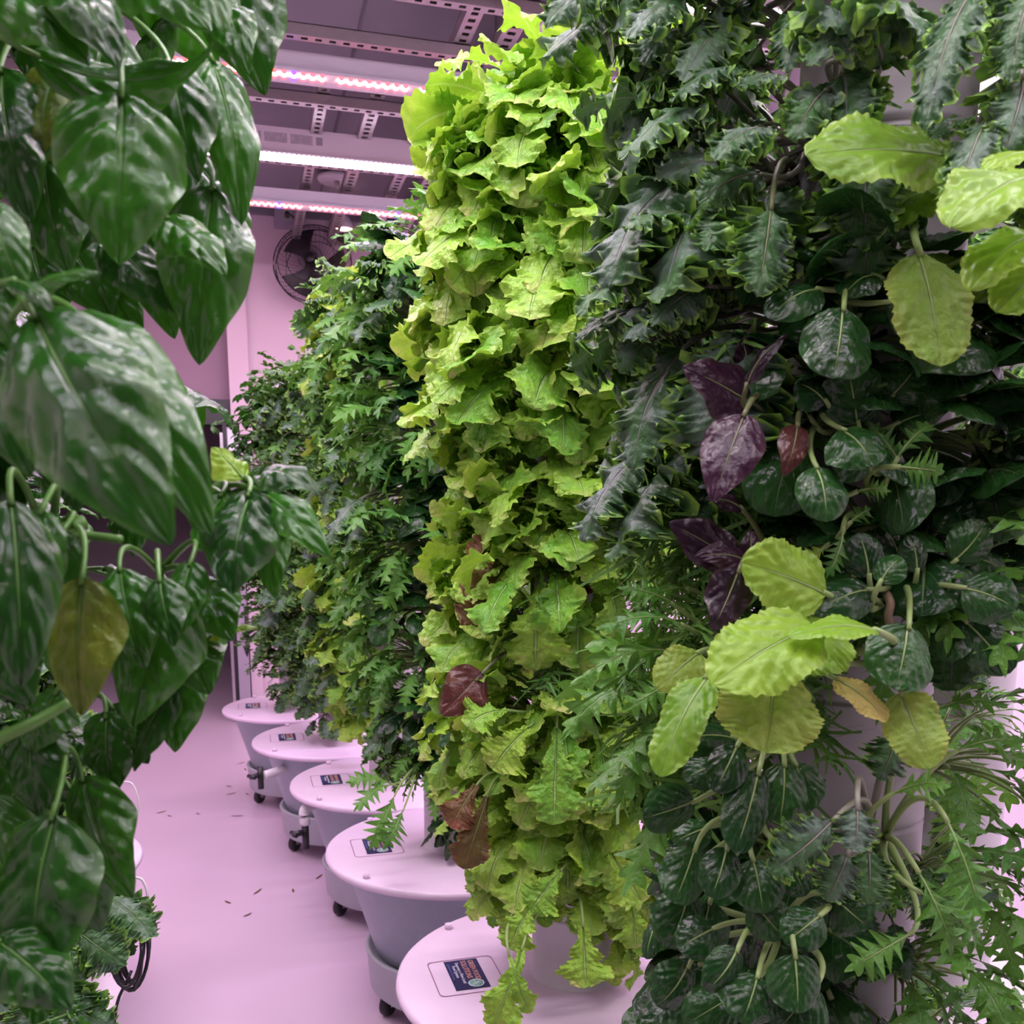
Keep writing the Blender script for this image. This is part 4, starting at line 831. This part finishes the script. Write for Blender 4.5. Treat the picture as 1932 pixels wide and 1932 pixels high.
# mizuna trailing on the lid behind
plant('mizuna_plant', 'jagged mizuna leaf trailing down onto the white lid behind', 'mizuna', (790, 1440, 2.45), [
    (740, 1480, 655, 1475, 60, 2.3, 2.25, U_), (745, 1500, 700, 1600, 60, 2.28, 2.2, D_, .1), (740, 1480, 670, 1530, 50, 2.3, 2.2, U_), (760, 1530, 725, 1600, 60, 2.26, 2.2, D_)], 'mizuna')

# ------------------------------------------------------------------ loose things
g = Geo(); g.tube(smoothpath([P(1672, 1120, .86), P(1680, 1140, .85), P(1676, 1165, .85), P(1688, 1205, .85)], 14), .004, 7)
tag(gobj('dry_root', g, M['root']), 'short brown dry root dangling under the tatsoi fan', 'root')
g = Geo()
c0 = P(245, 1790, 1.62)
for k in range(6):
    rr = rs(40+k); a = np.linspace(0, 2*np.pi, 26)
    g.tube(np.stack([c0[0]+(.018+.012*rr.random())*np.cos(a)+rr.normal()*.006, c0[1]+.02*np.sin(a+k)+rr.normal()*.01, c0[2]+(.045+.02*rr.random())*np.sin(a)+.01*np.cos(2*a)], -1), .003, 6)
g.tube(smoothpath([c0+(0, 0, .03), c0+(-.02, 0, .10), c0+(-.05, .05, .2)], 12), .003, 6)
g.tube(smoothpath([c0+(0, 0, -.04), c0+(-.03, -.02, -.12), c0+(-.02, -.05, -.32), c0+(.0, -.06, -.62)], 16), .003, 6)
tag(gobj('cable_bundle', g, M['black']), 'black cable tied in a hanging bundle above the left lid', 'cable')
g = Geo(); g.tube(smoothpath([P(225, 1475, 2.2), P(250, 1480, 2.2), P(262, 1520, 2.2), P(250, 1560, 2.2), P(232, 1580, 2.2)], 24), .0022, 6)
tag(gobj('clear_hose', g, M['white']), 'thin pale hose loop left of the aisle, upper one', 'hose')
g = Geo(); g.tube(smoothpath([P(250, 1655, 1.9), P(268, 1660, 1.9), P(278, 1685, 1.9), P(276, 1710, 1.9)], 20), .0028, 6)
tag(gobj('clear_hose', g, M['white']), 'thin pale hose end just above the drooping kale leaf', 'hose')
rr = rs(77)
for px, py in ((436, 1498), (467, 1499), (432, 1484), (455, 1440), (463, 1452), (304, 1533), (374, 1536), (447, 1540), (602, 1655), (486, 1683), (430, 1703), (467, 1727), (553, 1681), (320, 1540)):
    r_ = P(px, py, 1.)-np.array([0, 0, CAMZ]); q = r_*(-CAMZ/r_[2]); l = .012+.02*rr.random(); a = rr.random()*6.28
    g = Geo(); s_ = np.linspace(-1, 1, 8)[:, None]; wv = np.linspace(-1, 1, 4)[None, :]; ww = .004*np.sqrt(np.clip(1-s_**2, 0, 1))
    g.grid(np.stack([s_*l*math.cos(a)-wv*ww*math.sin(a), s_*l*math.sin(a)+wv*ww*math.cos(a), .002+.002*s_**2+0*wv], -1))
    o = gobj('leaf_scrap', g, L['brown'].copy() if False else L['brown'], None, (q[0], q[1], 0)); tag(o, 'tiny dry leaf scrap fallen on the pink aisle floor', 'leaf scrap', 'leaf scraps on the aisle floor')
